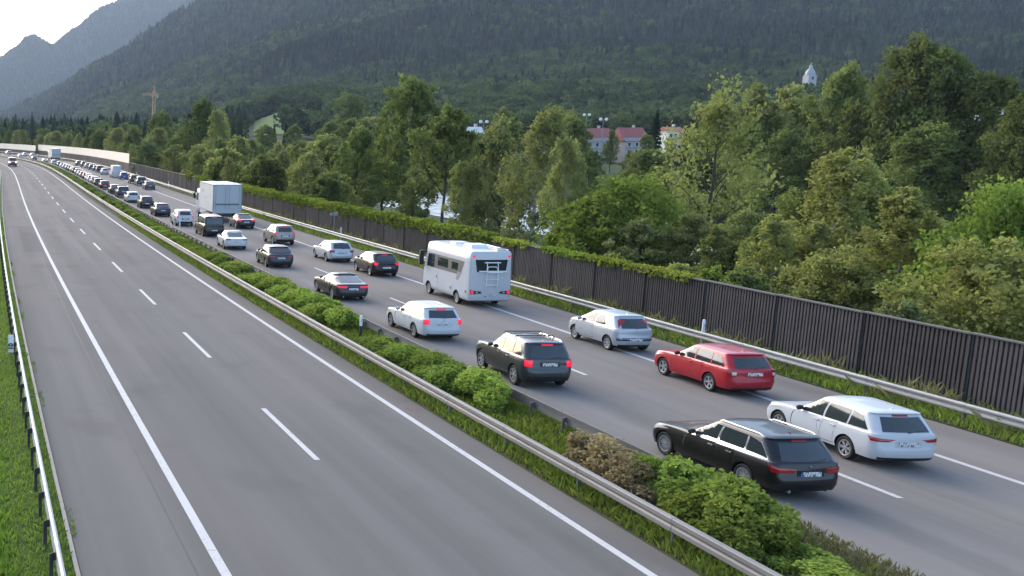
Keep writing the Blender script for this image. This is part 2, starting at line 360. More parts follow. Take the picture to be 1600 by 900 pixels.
# ------------------------------------------------------------------ terrain
def u_of(x, y): return PCX + FPX * np.clip(x / np.maximum(y, 1.0), -6, 6)
FOOT_U = [-2500, -600, -200, 0, 150, 300, 440, 700, 1000, 1700, 5000]; FOOT_Y = [9000, 7000, 5000, 2800, 1600, 1050, 700, 590, 540, 500, 300]
SKY_U = [-2500, -600, -200, -100, 0, 60, 120, 190, 225, 280, 340, 500, 800, 1600, 5000]; SKY_E = [0.0, 0.0, 0.003, 0.006, 0.013, 0.031, 0.049, 0.073, 0.088, 0.105, 0.126, 0.18, 0.27, 0.33, .36]
def z_mount(x, y):
    u = u_of(x, y)
    r0 = np.interp(u, FOOT_U, FOOT_Y); r1 = np.interp(u, [-200, 0, 150, 340, 700, 1600], [6400, 4200, 3300, 3300, 3700, 3700]); zr = np.interp(u, SKY_U, SKY_E) * r1
    t = np.where(y > 40, (y - r0) / (r1 - r0), -1.0); tc_ = np.clip(t, 0, 1)
    z = zr * tc_ ** 1.75
    g = fbm(x, y, 520, 3, 4) - 0.5
    z = z * (1 + 0.45 * g * (1 - tc_ * 0.8)) + 34 * np.clip(t * 5, 0, 1) * (np.abs(fbm(x, y, 260, 9, 3) - 0.5) * 2 - .25)
    z = np.where(t > 1, zr * np.maximum(1 - (t - 1) * 0.5, 0.2), z)
    return np.where(t <= 0, 0, z), t
def ground_z(x, y):
    sh = np.shape(x); x = np.asarray(x, float).ravel(); y = np.asarray(y, float).ravel()
    s, o = to_road(x, y); zr = np.interp(s, SC, CZ)
    prof = np.interp(o, [-400, -60, -14, -4.4, -3.6, 28.5, 31, 46, 66, 72, 101, 107, 126, 300], [-3.2, -2.8, -2.2, -0.05, -0.35, -0.35, -0.5, -2.6, -3.4, -5.4, -5.4, -3.4, -2.6, -2.2])
    base = zr + prof + np.clip((np.abs(o - 12) - 25) / 30, 0, 1) * 0.7 * (fbm(x, y, 18, 5) - 0.5)
    zm, t = z_mount(x, y)
    u = u_of(x, y); hump = 19 * np.exp(-((u - 440) / 120) ** 2) * np.clip((y - 560) / 330, 0, 1) * np.clip((1500 - y) / 400, 0, 1)
    return (base + np.where(o > 60, zm + hump, 0)).reshape(sh)
def polar_sheet(name, az, rr, mat, zf):
    A_, R_ = np.meshgrid(np.radians(az), rr, indexing='ij')
    X = R_ * np.sin(A_); Y = R_ * np.cos(A_); Z = zf(X, Y)
    idx = np.arange(X.size).reshape(X.shape)
    f = np.stack([idx[:-1, :-1], idx[:-1, 1:], idx[1:, 1:], idx[1:, :-1]], -1).reshape(-1, 4)[:, ::-1]
    o = link(name, np_mesh(name, np.stack([X, Y, Z], -1), f, True), None, mat); o['kind'] = 'structure'
    return o
AZ = np.concatenate([np.arange(-180, -12, 2.0), np.arange(-12, 52, 0.16), np.arange(52, 180.1, 2.0)])
ter = polar_sheet('ground', AZ, np.concatenate([[0.5], np.geomspace(3, 560, 150), np.geomspace(580, 6400, 90)]), M['terrain'], ground_z)
FAR_U = [-3000, -1500, -900, -600, -300, -200, -100, 0, 25, 38, 52, 62, 80, 100, 120, 150, 175, 200, 225, 300, 400, 600]
FAR_V = [206, 200, 196, 185, 150, 122, 108, 95, 79, 65, 61, 66, 77, 60, 47, 21, 12, 4, -10, -35, -60, -90]
def z_far(x, y):
    u = u_of(x, y); e = (206 - np.interp(u, FAR_U, FAR_V)) / FPX; t = (y - 5200) / 1600; zr = e * 6800
    z = zr * np.where(t < 1, np.clip(t, 0, 1) ** 0.9, np.maximum(1 - (t - 1) * 0.35, 0))
    return z * (1 + 0.10 * (fbm(x, y, 420, 21, 3) - 0.5) * np.clip(4 * (1 - t), 0, 1)) - 8
far = polar_sheet('far_mountain', np.arange(-42, 16, .2), np.linspace(5150, 9300, 60), M['mount'], z_far)

def z_left(x, y):
    az = np.degrees(np.arctan2(x, y)); r = np.hypot(x, y); e = np.interp(az, [-150, -120, -70, -45, -34, -29, -26], [.05, .12, .16, .16, .14, .06, .0])
    t = (r - 500) / 1300; return e * 1800 * np.where(t < 1, np.clip(t, 0, 1) ** 1.3, 1.0) * (1 + .25 * (fbm(x, y, 300, 51, 4) - .5)) - 4
polar_sheet('unseen_hillside', np.arange(-150, -25.9, 1.0), np.linspace(480, 2300, 40), M['mount'], z_left)  # out of view; added and shaped for what the car windows reflect

# the river behind the trees: a fast, pale mountain river
m, nt_, b = newmat('river_water'); tc = node(nt_, 'ShaderNodeTexCoord'); nz = node(nt_, 'ShaderNodeTexNoise'); nz.inputs['Scale'].default_value = 0.7; nz.inputs['Detail'].default_value = 7
cr_ = node(nt_, 'ShaderNodeValToRGB'); cr_.color_ramp.elements[0].position = 0.38; cr_.color_ramp.elements[0].color = (0.22, 0.27, 0.29, 1); cr_.color_ramp.elements[1].position = 0.56; cr_.color_ramp.elements[1].color = (0.62, 0.64, 0.65, 1)
nt_.links.new(tc.outputs['Object'], nz.inputs['Vector']); nt_.links.new(nz.outputs['Fac'], cr_.inputs[0]); nt_.links.new(cr_.outputs[0], b.inputs['Base Color']); b.inputs['Roughness'].default_value = 0.25
bp = node(nt_, 'ShaderNodeBump'); bp.inputs['Strength'].default_value = 0.8; nt_.links.new(nz.outputs['Fac'], bp.inputs['Height']); nt_.links.new(bp.outputs[0], b.inputs['Normal'])
strip('river', 70.0, 103.5, -60, 420, -4.5, m, 8, 4)
strip('gravel_bank', 65.5, 71.5, -60, 420, -4.3, M['gravel'], 5, 4, prof=[0.9, 0.7, 0.45, 0.15, -0.35])
# meadow and village ground on the lower slope
def patch_ground(name, u0, u1, d0, d1, mat, lift=0.6, n=24):
    us = np.linspace(u0, u1, n); dd = np.linspace(d0, d1, n); U, D = np.meshgrid(us, dd); X = (U - PCX) / FPX * D; Y = D * np.ones_like(X)
    Z = ground_z(X, Y) + lift; idx = np.arange(n * n).reshape(n, n)
    f = np.stack([idx[:-1, :-1], idx[:-1, 1:], idx[1:, 1:], idx[1:, :-1]], -1).reshape(-1, 4)
    o = link(name, np_mesh(name, np.stack([X, Y, Z], -1), f, True), None, mat); o['kind'] = 'structure'; return o
patch_ground('meadow', 392, 495, 720, 990, M['meadow'])

# ------------------------------------------------------------------ guard rails
def rail(name, label, off, side, s0, s1, post_step, mat, post_mat, post_dx=0.1, top=0.75, step=2.0, thick=1.0, phase=0.0, flat=False):
    """W-beam swept along the road; side=+1 when the corrugated face looks towards +off"""
    root = empty(name, road(max(s0, 0), off)); root.rotation_euler.z = 0
    org = Vector(root.location)
    prof = [(0, top), (0.055, top), (0.10, top - .035), (0.10, top - .085), (0.035, top - .135), (0.035, top - .175), (0.10, top - .225), (0.10, top - .275), (0.055, top - .31), (0, top - .31), (0.01, top - .16)]
    if flat: prof = [(-.03, .75), (.085, .748), (.10, .73), (.10, .645), (.078, .605), (.078, .585), (.10, .545), (.10, .46), (.09, .445), (0, .445)]
    prof = [(a * thick, z) for a, z in prof]
    ss = np.arange(s0, s1 + .1, step); V = []; F = []; k = len(prof)
    for s in ss: V += [tuple(Vector(q) - org) for q in road(np.full(k, s), off + side * np.array([a for a, z in prof])) + np.array([[0, 0, z] for a, z in prof])]
    for i in range(len(ss) - 1):
        for j in range(k): F.append((i * k + j, i * k + (j + 1) % k, (i + 1) * k + (j + 1) % k, (i + 1) * k + j))
    mb = MB(); mb.add(V, F)
    for s in np.arange(s0 + phase, min(s1, 140), 3.76):                 # bolted overlaps of the beam lengths
        q = [(a + (.006 if a > .02 else -.004), z + (.004 if z > top - .01 else 0)) for a, z in prof]; W_ = []
        for e_ in (s - .17, s + .17): W_ += [tuple(Vector(r3) - org) for r3 in road(np.full(k, e_), off + side * np.array([a for a, z in q])) + np.array([[0, 0, z] for a, z in q])]
        mb.add(W_, [(j, (j + 1) % k, k + (j + 1) % k, k + j) for j in range(k)] + [tuple(range(k)), tuple(range(k, 2 * k))])
    mb.build('beam', mat, root)
    posts = np.arange(s0 + phase, s1, post_step); posts = posts[np.argsort(np.abs(posts - 12))]
    pm = None; rest = MB()
    for n, s in enumerate(posts):
        c = Vector(road(s, off - side * post_dx)) - org
        if n < 95:
            if pm is None:
                b = MB(); b.box((0, 0, top / 2 - .14), (0.08, 0.055, top + .06)); b.box((side * 0.05, 0, top - .17), (0.09, 0.05, .16)); po = b.build('post', post_mat, root)
            else: po = pm.copy(); COL.objects.link(po); po.parent = root
            pm = po; po.location = c; po.rotation_euler = (0, 0, heading(s))
        else: rest.box(c + Vector((0, 0, top / 2 - .12)), (0.10, 0.06, top + .12), rz=heading(s))
    if rest.v: o = rest.build('post', post_mat, root); o['kind'] = 'stuff'
    prop(root, label, 'guard rail'); return root
rail('guard_rail', 'pale steel guard rail beside the green grass bank and the hard shoulder', -3.57, 1, -40, 260, 1.87, M['zincpale'], M['woodpost'], phase=0.65, post_dx=0.09)
rail('guard_rail', 'grey steel guard rail along the open carriageway in front of the bushes', 10.10, -1, -40, 420, 3.76, M['zincbrown'], M['zincdark'], phase=1.9, flat=True)
rail('guard_rail', 'dark weathered guard rail behind the bushes, its posts facing the grass', 12.55, 1, 24.6, 420, 1.88, M['zincdark'], M['zincdark'], phase=.46)
rail('guard_rail', 'grey steel guard rail at the foot of the dark noise wall', 25.80, -1, -40, 560, 3.76, M['zinc'], M['zincdark'], phase=0.5)

# ------------------------------------------------------------------ noise wall
PW = 4.47; WOFF = 28.3; WH = 2.47
def panel_mesh(name, w, h, ribs=True):
    mb = MB(); n = int(w / 0.168)
    mb.box((w / 2, -0.06, h / 2 - .3), (w - .02, 0.10, h + .6 - .08))
    if ribs:
        for i in range(n):
            x = (i + .5) * w / n; jit = random.uniform(-.008, .008)
            mb.box((x, 0.015 + jit, h / 2 - .3), (0.10, 0.07, h + .6 - .10))
    mb.box((w / 2, 0.0, h - .02), (w - .01, 0.24, .05), 1)
    me_o = mb.build(name, [M['wood'], M['woodcap']]); return me_o
M['woodcap'] = plain('wood_cap', (0.085, 0.075, 0.068), 0.8, var=0.3)
wall = empty('noise_wall', road(34.54, WOFF)); prop(wall, 'dark brown slatted wooden noise wall running along the motorway', 'noise wall')
proto = post0 = None; org = Vector(wall.location)
for n in range(-9, 120):
    s = 34.54 + n * PW; a = Vector(road(s, WOFF)); b_ = Vector(road(s + PW, WOFF)); d = b_ - a
    if proto is None:
        proto = panel_mesh('panel', PW, WH); proto.parent = wall; po = proto
        b = MB(); b.box((0, 0.02, WH / 2 - .35), (0.07, 0.16, WH + .7 + .02)); post0 = b.build('post', M['woodpost'], wall); q = post0
    elif n < 51:
        po = proto.copy(); COL.objects.link(po); po.parent = wall
        q = post0.copy(); COL.objects.link(q); q.parent = wall
    else: break
    po.location = a - org; po.rotation_euler = (0, 0, math.atan2(d.y, d.x)); q.location = a - org; q.rotation_euler = po.rotation_euler
def far_wall(name, label, s0, s1, off, hb, ht, step=4.0, light=True):
    root = empty(name, road(s0, off)); org = Vector(root.location); ss = np.arange(s0, s1, step); prop(root, label, 'noise wall')
    pp = None; pm = None
    for s in ss:
        a = Vector(road(s, off)); d = Vector(road(s + step, off)) - a; rz = math.atan2(d.y, d.x)
        if pp is None:
            pp = MB().box((step / 2, 0.05, hb / 2 - .3), (step, .14, hb + .6)).build('dark_panel', M['wood'], root)
            pm = MB().box((step / 2, 0.05, hb + ht / 2), (step - .06, .1, ht)).build('cream_panel', M['cream'], root); x, y = pp, pm
        else:
            x = pp.copy(); y = pm.copy()
            for k in (x, y): COL.objects.link(k); k.parent = root
        for k in (x, y): k.location = a - org; k.rotation_euler = (0, 0, rz)
    return root
far_wall('noise_wall', 'cream topped noise wall on dark base, ending above the white van', 34.54 + 51 * PW, 432, WOFF, 2.3, 2.3)
far_wall('noise_wall', 'farther cream topped noise wall curving away at the left edge', 434, 700, WOFF - 1.2, 2.0, 2.3)

# ------------------------------------------------------------------ small roadside things
def delineator(label, s, off, z0=0.0, h=1.0, white=False):
    r_ = empty('delineator_post', road(s, off, z0), heading(s))
    w = h * 0.42
    MB().box((0, 0, (h - w) / 2), (0.11, 0.09, h - w)).build('lower_post', M['white'] if white else M['black'], r_)
    b = MB(); pr = [(0.062, h - w), (0.066, h - .12), (0.055, h - .03), (0.02, h)]
    b.lathe([(x, z) for x, z in pr], 10); b.build('white_head', M['white'], r_, True)
    rf = MB().box((0, -0.062, h - w * .5), (0.05, 0.012, 0.14)).build('reflector', M['headoff'], r_)
    return prop(r_, label, 'delineator post', 'white topped delineator posts')
delineator('black and white delineator post among the median bushes beside the white estate', 46.0, 11.74, 0.1, 1.12)
delineator('small black and white delineator post in the median left of the black van', 97.9, 12.2, 0.1, 1.05)
delineator('white delineator post at the median edge just behind the white crossover', 101.9, 13.7, 0.1, 1.05, True)
delineator('tiny pale delineator post far along the median by the dark car queue', 157, 12.2, 0.1, 1.05)
delineator('white delineator post on the right guard rail behind the silver hatchback', 44.7, 26.15, 0.0, 1.22, True)
delineator('white delineator post on the rail beside the grey sign back', 92.5, 26.15, 0.0, 1.22, True)
delineator('white delineator post on the rail left of the box truck', 188, 26.15, 0.0, 1.22, True)
delineator('faint white delineator post on the rail right of the distant blue car', 233, 26.15, 0.0, 1.22, True)
r_ = empty('road_sign', road(95, 26.3), heading(95))
MB().tube([(0, 0, 0), (0, 0, 2.4)], 0.04, 8).build('pole', M['zinc'], r_)
b = MB().box((0.12, 0, 2.2), (0.36, 0.03, 0.34)); b.box((-0.28, 0, 2.18), (0.3, 0.03, 0.24)); b.build('sign_plate', M['zinc'], r_)
prop(r_, 'small grey sign seen from behind on a thin pole before the noise wall', 'road sign')
def km_plate(s, label, txt, w=0.72):
    r_ = empty('marker_plate', road(s, -3.80, 0.66), heading(s))
    MB().box((0, 0, 0), (0.22, 0.03, w)).build('plate', M['white'], r_)
    MB().tube([(0, 0.035, -0.75), (0, 0.035, 0.2)], 0.03, 6).build('post', M['zincdark'], r_)
    cu = bpy.data.curves.new('digits', 'FONT'); cu.body = txt; cu.size = 0.27; cu.extrude = 0.004; cu.align_x = 'CENTER'; cu.align_y = 'CENTER'; cu.offset = 0.012
    t = bpy.data.objects.new('digits', cu); COL.objects.link(t); dg = bpy.context.evaluated_depsgraph_get()
    me = bpy.data.meshes.new_from_object(t.evaluated_get(dg)); bpy.data.objects.remove(t)
    me.transform(Matrix.Translation((0, -0.021, -0.12)) @ Matrix(((0, -1, 0, 0), (0, 0, -1, 0), (1, 0, 0, 0), (0, 0, 0, 1)))); link('digits', me, r_, M['black'])
    return prop(r_, label, 'marker plate')
km_plate(42.6, 'white plate with black digits fixed on the left guard rail above grass', '10')
km_plate(94, 'distant tiny white plate on the left guard rail at the frame edge', '10', 0.6)

# ------------------------------------------------------------------ vehicles
NFR, NCO, NSI = 7, 6, 16
IS0, IS1, IE = NFR + NCO, NFR + NCO + NSI - 1, 2 * NFR + 2 * NCO + NSI - 1      # side starts 13, ends 28, last 41
def contour(l):
    xf, xr, w = l['xf'], l['xr'], l['w']; rf, rr_ = min(l.get('rf', .3), w * .8), min(l.get('rr', .22), w * .8); bf, br = l.get('bf', .12), l.get('br', .05)
    cf, cb = l.get('cf', rf * 1.2), l.get('cb', rr_ * 1.1); pts = []
    for j in range(NFR): y = (w - rf) * j / (NFR - 1); pts.append((xf - bf * (y / w) ** 2, y))
    x0 = pts[-1][0]; xs0 = x0 - cf
    xe = xr + br * ((w - rr_) / w) ** 2; xs1 = xe + cb
    for j in range(1, NCO + 1): a = math.pi / 2 * j / (NCO + 1); pts.append((xs0 + cf * math.cos(a), w - rf + rf * math.sin(a)))
    for j in range(NSI): pts.append((xs0 + (xs1 - xs0) * j / (NSI - 1), w))
    for j in range(NCO, 0, -1): a = math.pi / 2 * j / (NCO + 1); pts.append((xs1 - cb * math.cos(a), w - rr_ + rr_ * math.sin(a)))
    for j in range(NFR - 1, -1, -1): y = (w - rr_) * j / (NFR - 1); pts.append((xr + br * (y / w) ** 2, y))
    pts = np.array(pts); L = l['L']; tp = l.get('tap', 0.05)
    pts[:, 1] *= 1 - tp * np.abs(2 * pts[:, 0] / L) ** 3.5
    f = np.clip((xf - pts[:, 0]) / (xf - xr), 0, 1)
    z = l['zf'] + (l['zr'] - l['zf']) * f ** l.get('zp', 1.0) + l.get('cz', 0) * (1 - (pts[:, 1] / w) ** 2)
    return np.column_stack([pts, z])

class Body:
    def __init__(s, levels): s.g = np.array([contour(l) for l in levels]); s.nl = len(levels)
    def pt(s, lev, e):
        sd = 1.0
        if e < 0: e = -e; sd = -sd
        if e > IE: e = 2 * IE - e; sd = -sd
        lev = min(max(lev, 0), s.nl - 1.001); i = int(lev); a = lev - i; e = min(e, IE - 1e-6); j = int(e); b = e - j; g = s.g
        p = (g[i, j] * (1 - b) + g[i, j + 1] * b) * (1 - a) + (g[i + 1, j] * (1 - b) + g[i + 1, j + 1] * b) * a
        return np.array([p[0], p[1] * sd, p[2]])
    def row(s, e):
        if e < 0: e = -e
        if e > IE: e = 2 * IE - e
        e = min(e, IE - 1e-6); j = int(e); b = e - j
        return s.g[:, j] * (1 - b) + s.g[:, j + 1] * b
    def lev(s, z, e):
        zz = s.row(e)[:, 2]; zz = np.maximum.accumulate(zz + np.arange(len(zz)) * 1e-7)
        return float(np.interp(z, zz, np.arange(s.nl)))
    def normal(s, lev, e):
        a = s.pt(lev + .05, e) - s.pt(lev - .05, e); b = s.pt(lev, e + .15) - s.pt(lev, e - .15)
        n = np.cross(b, a); n /= (np.linalg.norm(n) + 1e-12); p = s.pt(lev, e)
        ref = p - np.array([np.clip(p[0], s.g[0, :, 0].min() + .9, s.g[0, :, 0].max() - .9), 0, 0.6])
        return n if n @ ref > 0 else -n
    def e_of(s, c):
        """('x', x, z) on the +y side, ('y', y, z) on the rear, ('f', y, z) on the front, ('e', e, z)"""
        k, v, z = c
        if k == 'e': return v
        if k == 'x':
            e = 20.0
            for _ in range(6):
                l = s.lev(z, e); i = int(min(l, s.nl - 1.001)); a = l - i; r = s.g[i] * (1 - a) + s.g[i + 1] * a
                e = float(np.interp(-v, -r[4:38, 0], np.arange(4, 38)))
            return e
        e = 36.0 if k == 'y' else 5.0; y = abs(v)
        for _ in range(6):
            l = s.lev(z, e); i = int(min(l, s.nl - 1.001)); a = l - i; r = s.g[i] * (1 - a) + s.g[i + 1] * a
            e = float(np.interp(-y, -r[24:, 1], np.arange(24, IE + 1))) if k == 'y' else float(np.interp(y, r[:18, 1], np.arange(18)))
        if k == 'y': return e if v >= 0 else 2 * IE - e
        return e if v >= 0 else -e
    def patch(s, c, nu=8, nv=5, off=0.004, mirror=False, skirt=0.012, bow=0.0):
        """c: corners top-left, top-right, bottom-right, bottom-left"""
        E = [s.e_of(q) for q in c]; Z = [q[2] for q in c]; V = []; F = []
        for j in range(nv + 1):
            b = j / nv
            for i in range(nu + 1):
                a = i / nu; e = (E[0] * (1 - a) + E[1] * a) * (1 - b) + (E[3] * (1 - a) + E[2] * a) * b; z = (Z[0] * (1 - a) + Z[1] * a) * (1 - b) + (Z[3] * (1 - a) + Z[2] * a) * b + bow * 4 * a * (1 - a) * (1 - b)
                l = s.lev(z, e); V.append(s.pt(l, e) + s.normal(l, e) * off)
        W = nu + 1
        for j in range(nv):
            for i in range(nu): F.append((j * W + i, j * W + i + 1, (j + 1) * W + i + 1, (j + 1) * W + i))
        ring = [i for i in range(W)] + [j * W + nu for j in range(1, nv + 1)] + [nv * W + i for i in range(nu - 1, -1, -1)] + [j * W for j in range(nv - 1, 0, -1)]
        cen = np.mean(V, 0); b0 = len(V)
        nrm = s.normal(s.lev(np.mean(Z), np.mean(E)), np.mean(E))
        for k in ring: V.append(V[k] - nrm * (skirt + off))
        for k in range(len(ring)): F.append((ring[k], ring[(k + 1) % len(ring)], b0 + (k + 1) % len(ring), b0 + k))
        V = [np.array(v) for v in V]
        if mirror: V = [v * np.array([1, -1, 1]) for v in V]
        return V, F
    def add(s, name, c, mat, root, nu=8, nv=5, off=0.004, both=False, skirt=0.012, bow=0.0):
        out = []
        for mi in ((False, True) if both else (False,)):
            mb = MB(); mb.add(*s.patch(c, nu, nv, off, mi, skirt, bow)); out.append(mb.build(name, mat, root, True, 50))
        return out
    def mesh(s, name, mats, root, arches=(), angle=38):
        bm = bmesh.new(); g = s.g; nl, n = s.nl, IE + 1
        L = [[bm.verts.new(g[i, j]) for j in range(n)] for i in range(nl)]
        Rr = [[bm.verts.new(g[i, j] * np.array([1, -1, 1])) if 0 < j < n - 1 else L[i][j] for j in range(n)] for i in range(nl)]
        for i in range(nl - 1):
            for j in range(n - 1):
                bm.faces.new((L[i][j], L[i][j + 1], L[i + 1][j + 1], L[i + 1][j])); bm.faces.new((Rr[i][j + 1], Rr[i][j], Rr[i + 1][j], Rr[i + 1][j + 1]))
        for i in (0, nl - 1):
            for j in range(n - 1):
                q = [L[i][j], L[i][j + 1], Rr[i][j + 1], Rr[i][j]]; u = []
                for v in q:
                    if v not in u: u.append(v)
                if len(u) > 2: bm.faces.new(u)
        bmesh.ops.recalc_face_normals(bm, faces=bm.faces)
        me = bpy.data.meshes.new(name); bm.to_mesh(me); bm.free()
        for m_ in mats: me.materials.append(m_)
        if arches:
            o = bpy.data.objects.new('tmp', me); COL.objects.link(o); cs = MB()
            for (x, z, r, w) in arches:
                for sy in (1, -1):
                    k = 28; y0, y1 = sy * (w - .27), sy * (w + .3); v = []
                    for y in (y0, y1):
                        for a in range(k): t = 2 * math.pi * a / k; v.append((x + r * math.cos(t), y, z + r * math.sin(t)))
                    cs.add(v, [tuple(range(k)), tuple(range(k, 2 * k))] + [(a, (a + 1) % k, k + (a + 1) % k, k + a) for a in range(k)], 1)
            co = cs.build('tmpc', [mats[0], mats[1]], None)
            md = o.modifiers.new('b', 'BOOLEAN'); md.operation = 'DIFFERENCE'; md.solver = 'EXACT'; md.object = co; md.material_mode = 'TRANSFER'
            dg = bpy.context.evaluated_depsgraph_get(); me2 = bpy.data.meshes.new_from_object(o.evaluated_get(dg))
            cm = co.data; bpy.data.objects.remove(o); bpy.data.objects.remove(co); bpy.data.meshes.remove(cm); me = me2; me.name = name
        me.polygons.foreach_set('use_smooth', np.ones(len(me.polygons), bool)); me.set_sharp_from_angle(angle=R(angle))
        o = bpy.data.objects.new(name, me); COL.objects.link(o); o.parent = root
        return o

_wheel = {}
def wheel(root, x, y, r, w=0.21, spokes=5, key='a'):
    k = (round(r, 3), round(w, 2), spokes)
    if k not in _wheel:
        b = MB(); h = w / 2; ri = r * 0.68
        b.lathe([(ri, -h * .8), (r * .9, -h), (r * .97, -h * .85), (r, -h * .5), (r, h * .5), (r * .97, h * .85), (r * .9, h), (ri, h * .8)], 30, 0, 'y', closed=True)
        t = b.build('wheel', M['tyre'], None, True)
        b = MB()
        b.lathe([(ri * 1.0, h * .82), (ri * 1.0, h * .6), (ri * .9, h * .72), (ri * .9, h * .86), (ri * 1.02, h * .92)], 30, 0, 'y', closed=True)
        b.lathe([(ri * .95, h * .35), (0.001, h * .35)], 24, 1, 'y'); b.lathe([(ri * .95, -h * .5), (0.001, -h * .5)], 20, 1, 'y')
        b.lathe([(r * .14, h * .4), (r * .14, h * .82), (0.001, h * .86)], 14, 0, 'y')
        for q in range(spokes):
            a = 2 * math.pi * q / spokes
            for da in (-.13, .13):
                d = Vector((math.cos(a + da * 1.3), 0, math.sin(a + da * 1.3))); d0 = Vector((math.cos(a + da * .3), 0, math.sin(a + da * .3))); pn = Vector((-d.z, 0, d.x)) * r * .06 * (5 / spokes) ** .8
                A, Bq = d0 * r * .1, d * ri * .93; hy = Vector((0, h * .8, 0)); hl = Vector((0, h * .5, 0)); hi = Vector((0, h * .7, 0))
                b.add([A - pn + hi, A + pn + hi, Bq + pn + hy, Bq - pn + hy, A - pn + hl, A + pn + hl, Bq + pn + hl, Bq - pn + hl], [(0, 1, 2, 3), (0, 4, 5, 1), (1, 5, 6, 2), (2, 6, 7, 3), (3, 7, 4, 0)], 0)
        rm = b.build('rim', [M['rim'], M['rimdark']], t, True, 35)
        _wheel[k] = t; t.parent = root; t.location = (x, y, r); t.rotation_euler = (0, 0, 0 if y > 0 else math.pi); return t
    t = _wheel[k].copy(); COL.objects.link(t); t.parent = root; t.location = (x, y, r); t.rotation_euler = (0, 0, 0 if y > 0 else math.pi)
    rm = _wheel[k].children[0].copy(); COL.objects.link(rm); rm.parent = t
    return t

def car_levels(p):
    L, W, H = p['L'], p['W'], p['H']; f, r = L / 2, -L / 2; h = W / 2; gc = p.get('gc', .19); bz = p['belt']; hz = p['hood']; t = p['tail']; k = p.get('lift', 0)
    base = dict(L=L); lv = []
    def A(**kw): d = dict(base); d.update(kw); lv.append(d)
    A(zf=gc + .02, zr=gc + .05, xf=f - .16, xr=r + .16, w=h - .16, rf=.28, rr=.28, bf=.12, br=.06)
    A(zf=gc + .05, zr=gc + .09, xf=f - .06, xr=r + .06, w=h - .055, rf=.3, rr=.3, bf=.15, br=.08)
    A(zf=.40 + k, zr=.42 + k, xf=f - .01, xr=r, w=h - .012, rf=.32, rr=.32, bf=.17, br=.09)
    A(zf=.55 + k, zr=.60 + k, xf=f, xr=r + .005, w=h, rf=.32, rr=.3, bf=.17, br=.09)
    A(zf=.60 + k, zr=.66 + k, xf=f - .02, xr=r + .045, w=h - .002, rf=.32, rr=.26, bf=.17, br=.09)
    A(zf=(hz + .6 + k) / 2, zr=(bz + .66 + k) / 2 + .02, xf=f - .05, xr=r + t[0], w=h - .006, rf=.34, rr=.22, bf=.18, br=.09)
    A(zf=hz - .02, zr=bz - .01, xf=f - .12, xr=r + t[1], w=h - .03, rf=.36, rr=.2, bf=.19, br=.09, zp=.38)
    b0 = lv[-1]; cw = p['cowl']; zc = p.get('zc', hz + .17); g0w = h - .075; rb = r + t[2]
    for b in (.12, .4, .7):
        A(zf=hz + (zc - hz) * (1 - (1 - b) ** 1.5), zr=bz + .025 * b, xf=(f - .12) * (1 - b) + cw * b, xr=(r + t[1]) * (1 - b) + rb * b, w=b0['w'] * (1 - b) + g0w * b, rf=.36, rr=.2 + .1 * b * p.get('deck', 0), bf=.19, br=.09 + .1 * b * p.get('deck', 0), zp=.42, cz=.02 * b)
    top = H - .085; xt = p['wst']; rt = r + t[3]; wr = h - p.get('tumble', .2)
    for g in (0, .25, .5, .75, 1):
        A(zf=zc + (top - zc) * g, zr=bz + .03 + (p.get('rtop', top) - bz - .03) * g, xf=cw + (xt - cw) * (g ** .92), xr=rb + (rt - rb) * g ** p.get('rg', 1.25), w=g0w + (wr - g0w) * g ** 1.15, rf=.3, rr=p.get('grr', .2), bf=.22 - .04 * g, br=.1 + p.get('deck', 0) * .1, tap=.05, cf=.24, cb=p.get('gcb', .2))
    rz = p.get('rtop', top) - top
    for i, (dz, ins) in enumerate(((.035, .03), (.06, .10), (.078, .22), (.085, .42))):
        A(zf=top + dz, zr=top + rz * (1 - i / 6) + dz, xf=xt - ins * 1.6, xr=rt + ins * p.get('rins', .7) - p.get('spoil', 0) * (i < 2), w=wr - ins, rf=.3, rr=.2, bf=.18, br=.08, cf=.26, cb=.2, cz=.012)
    return lv
LG0 = 10        # first greenhouse level

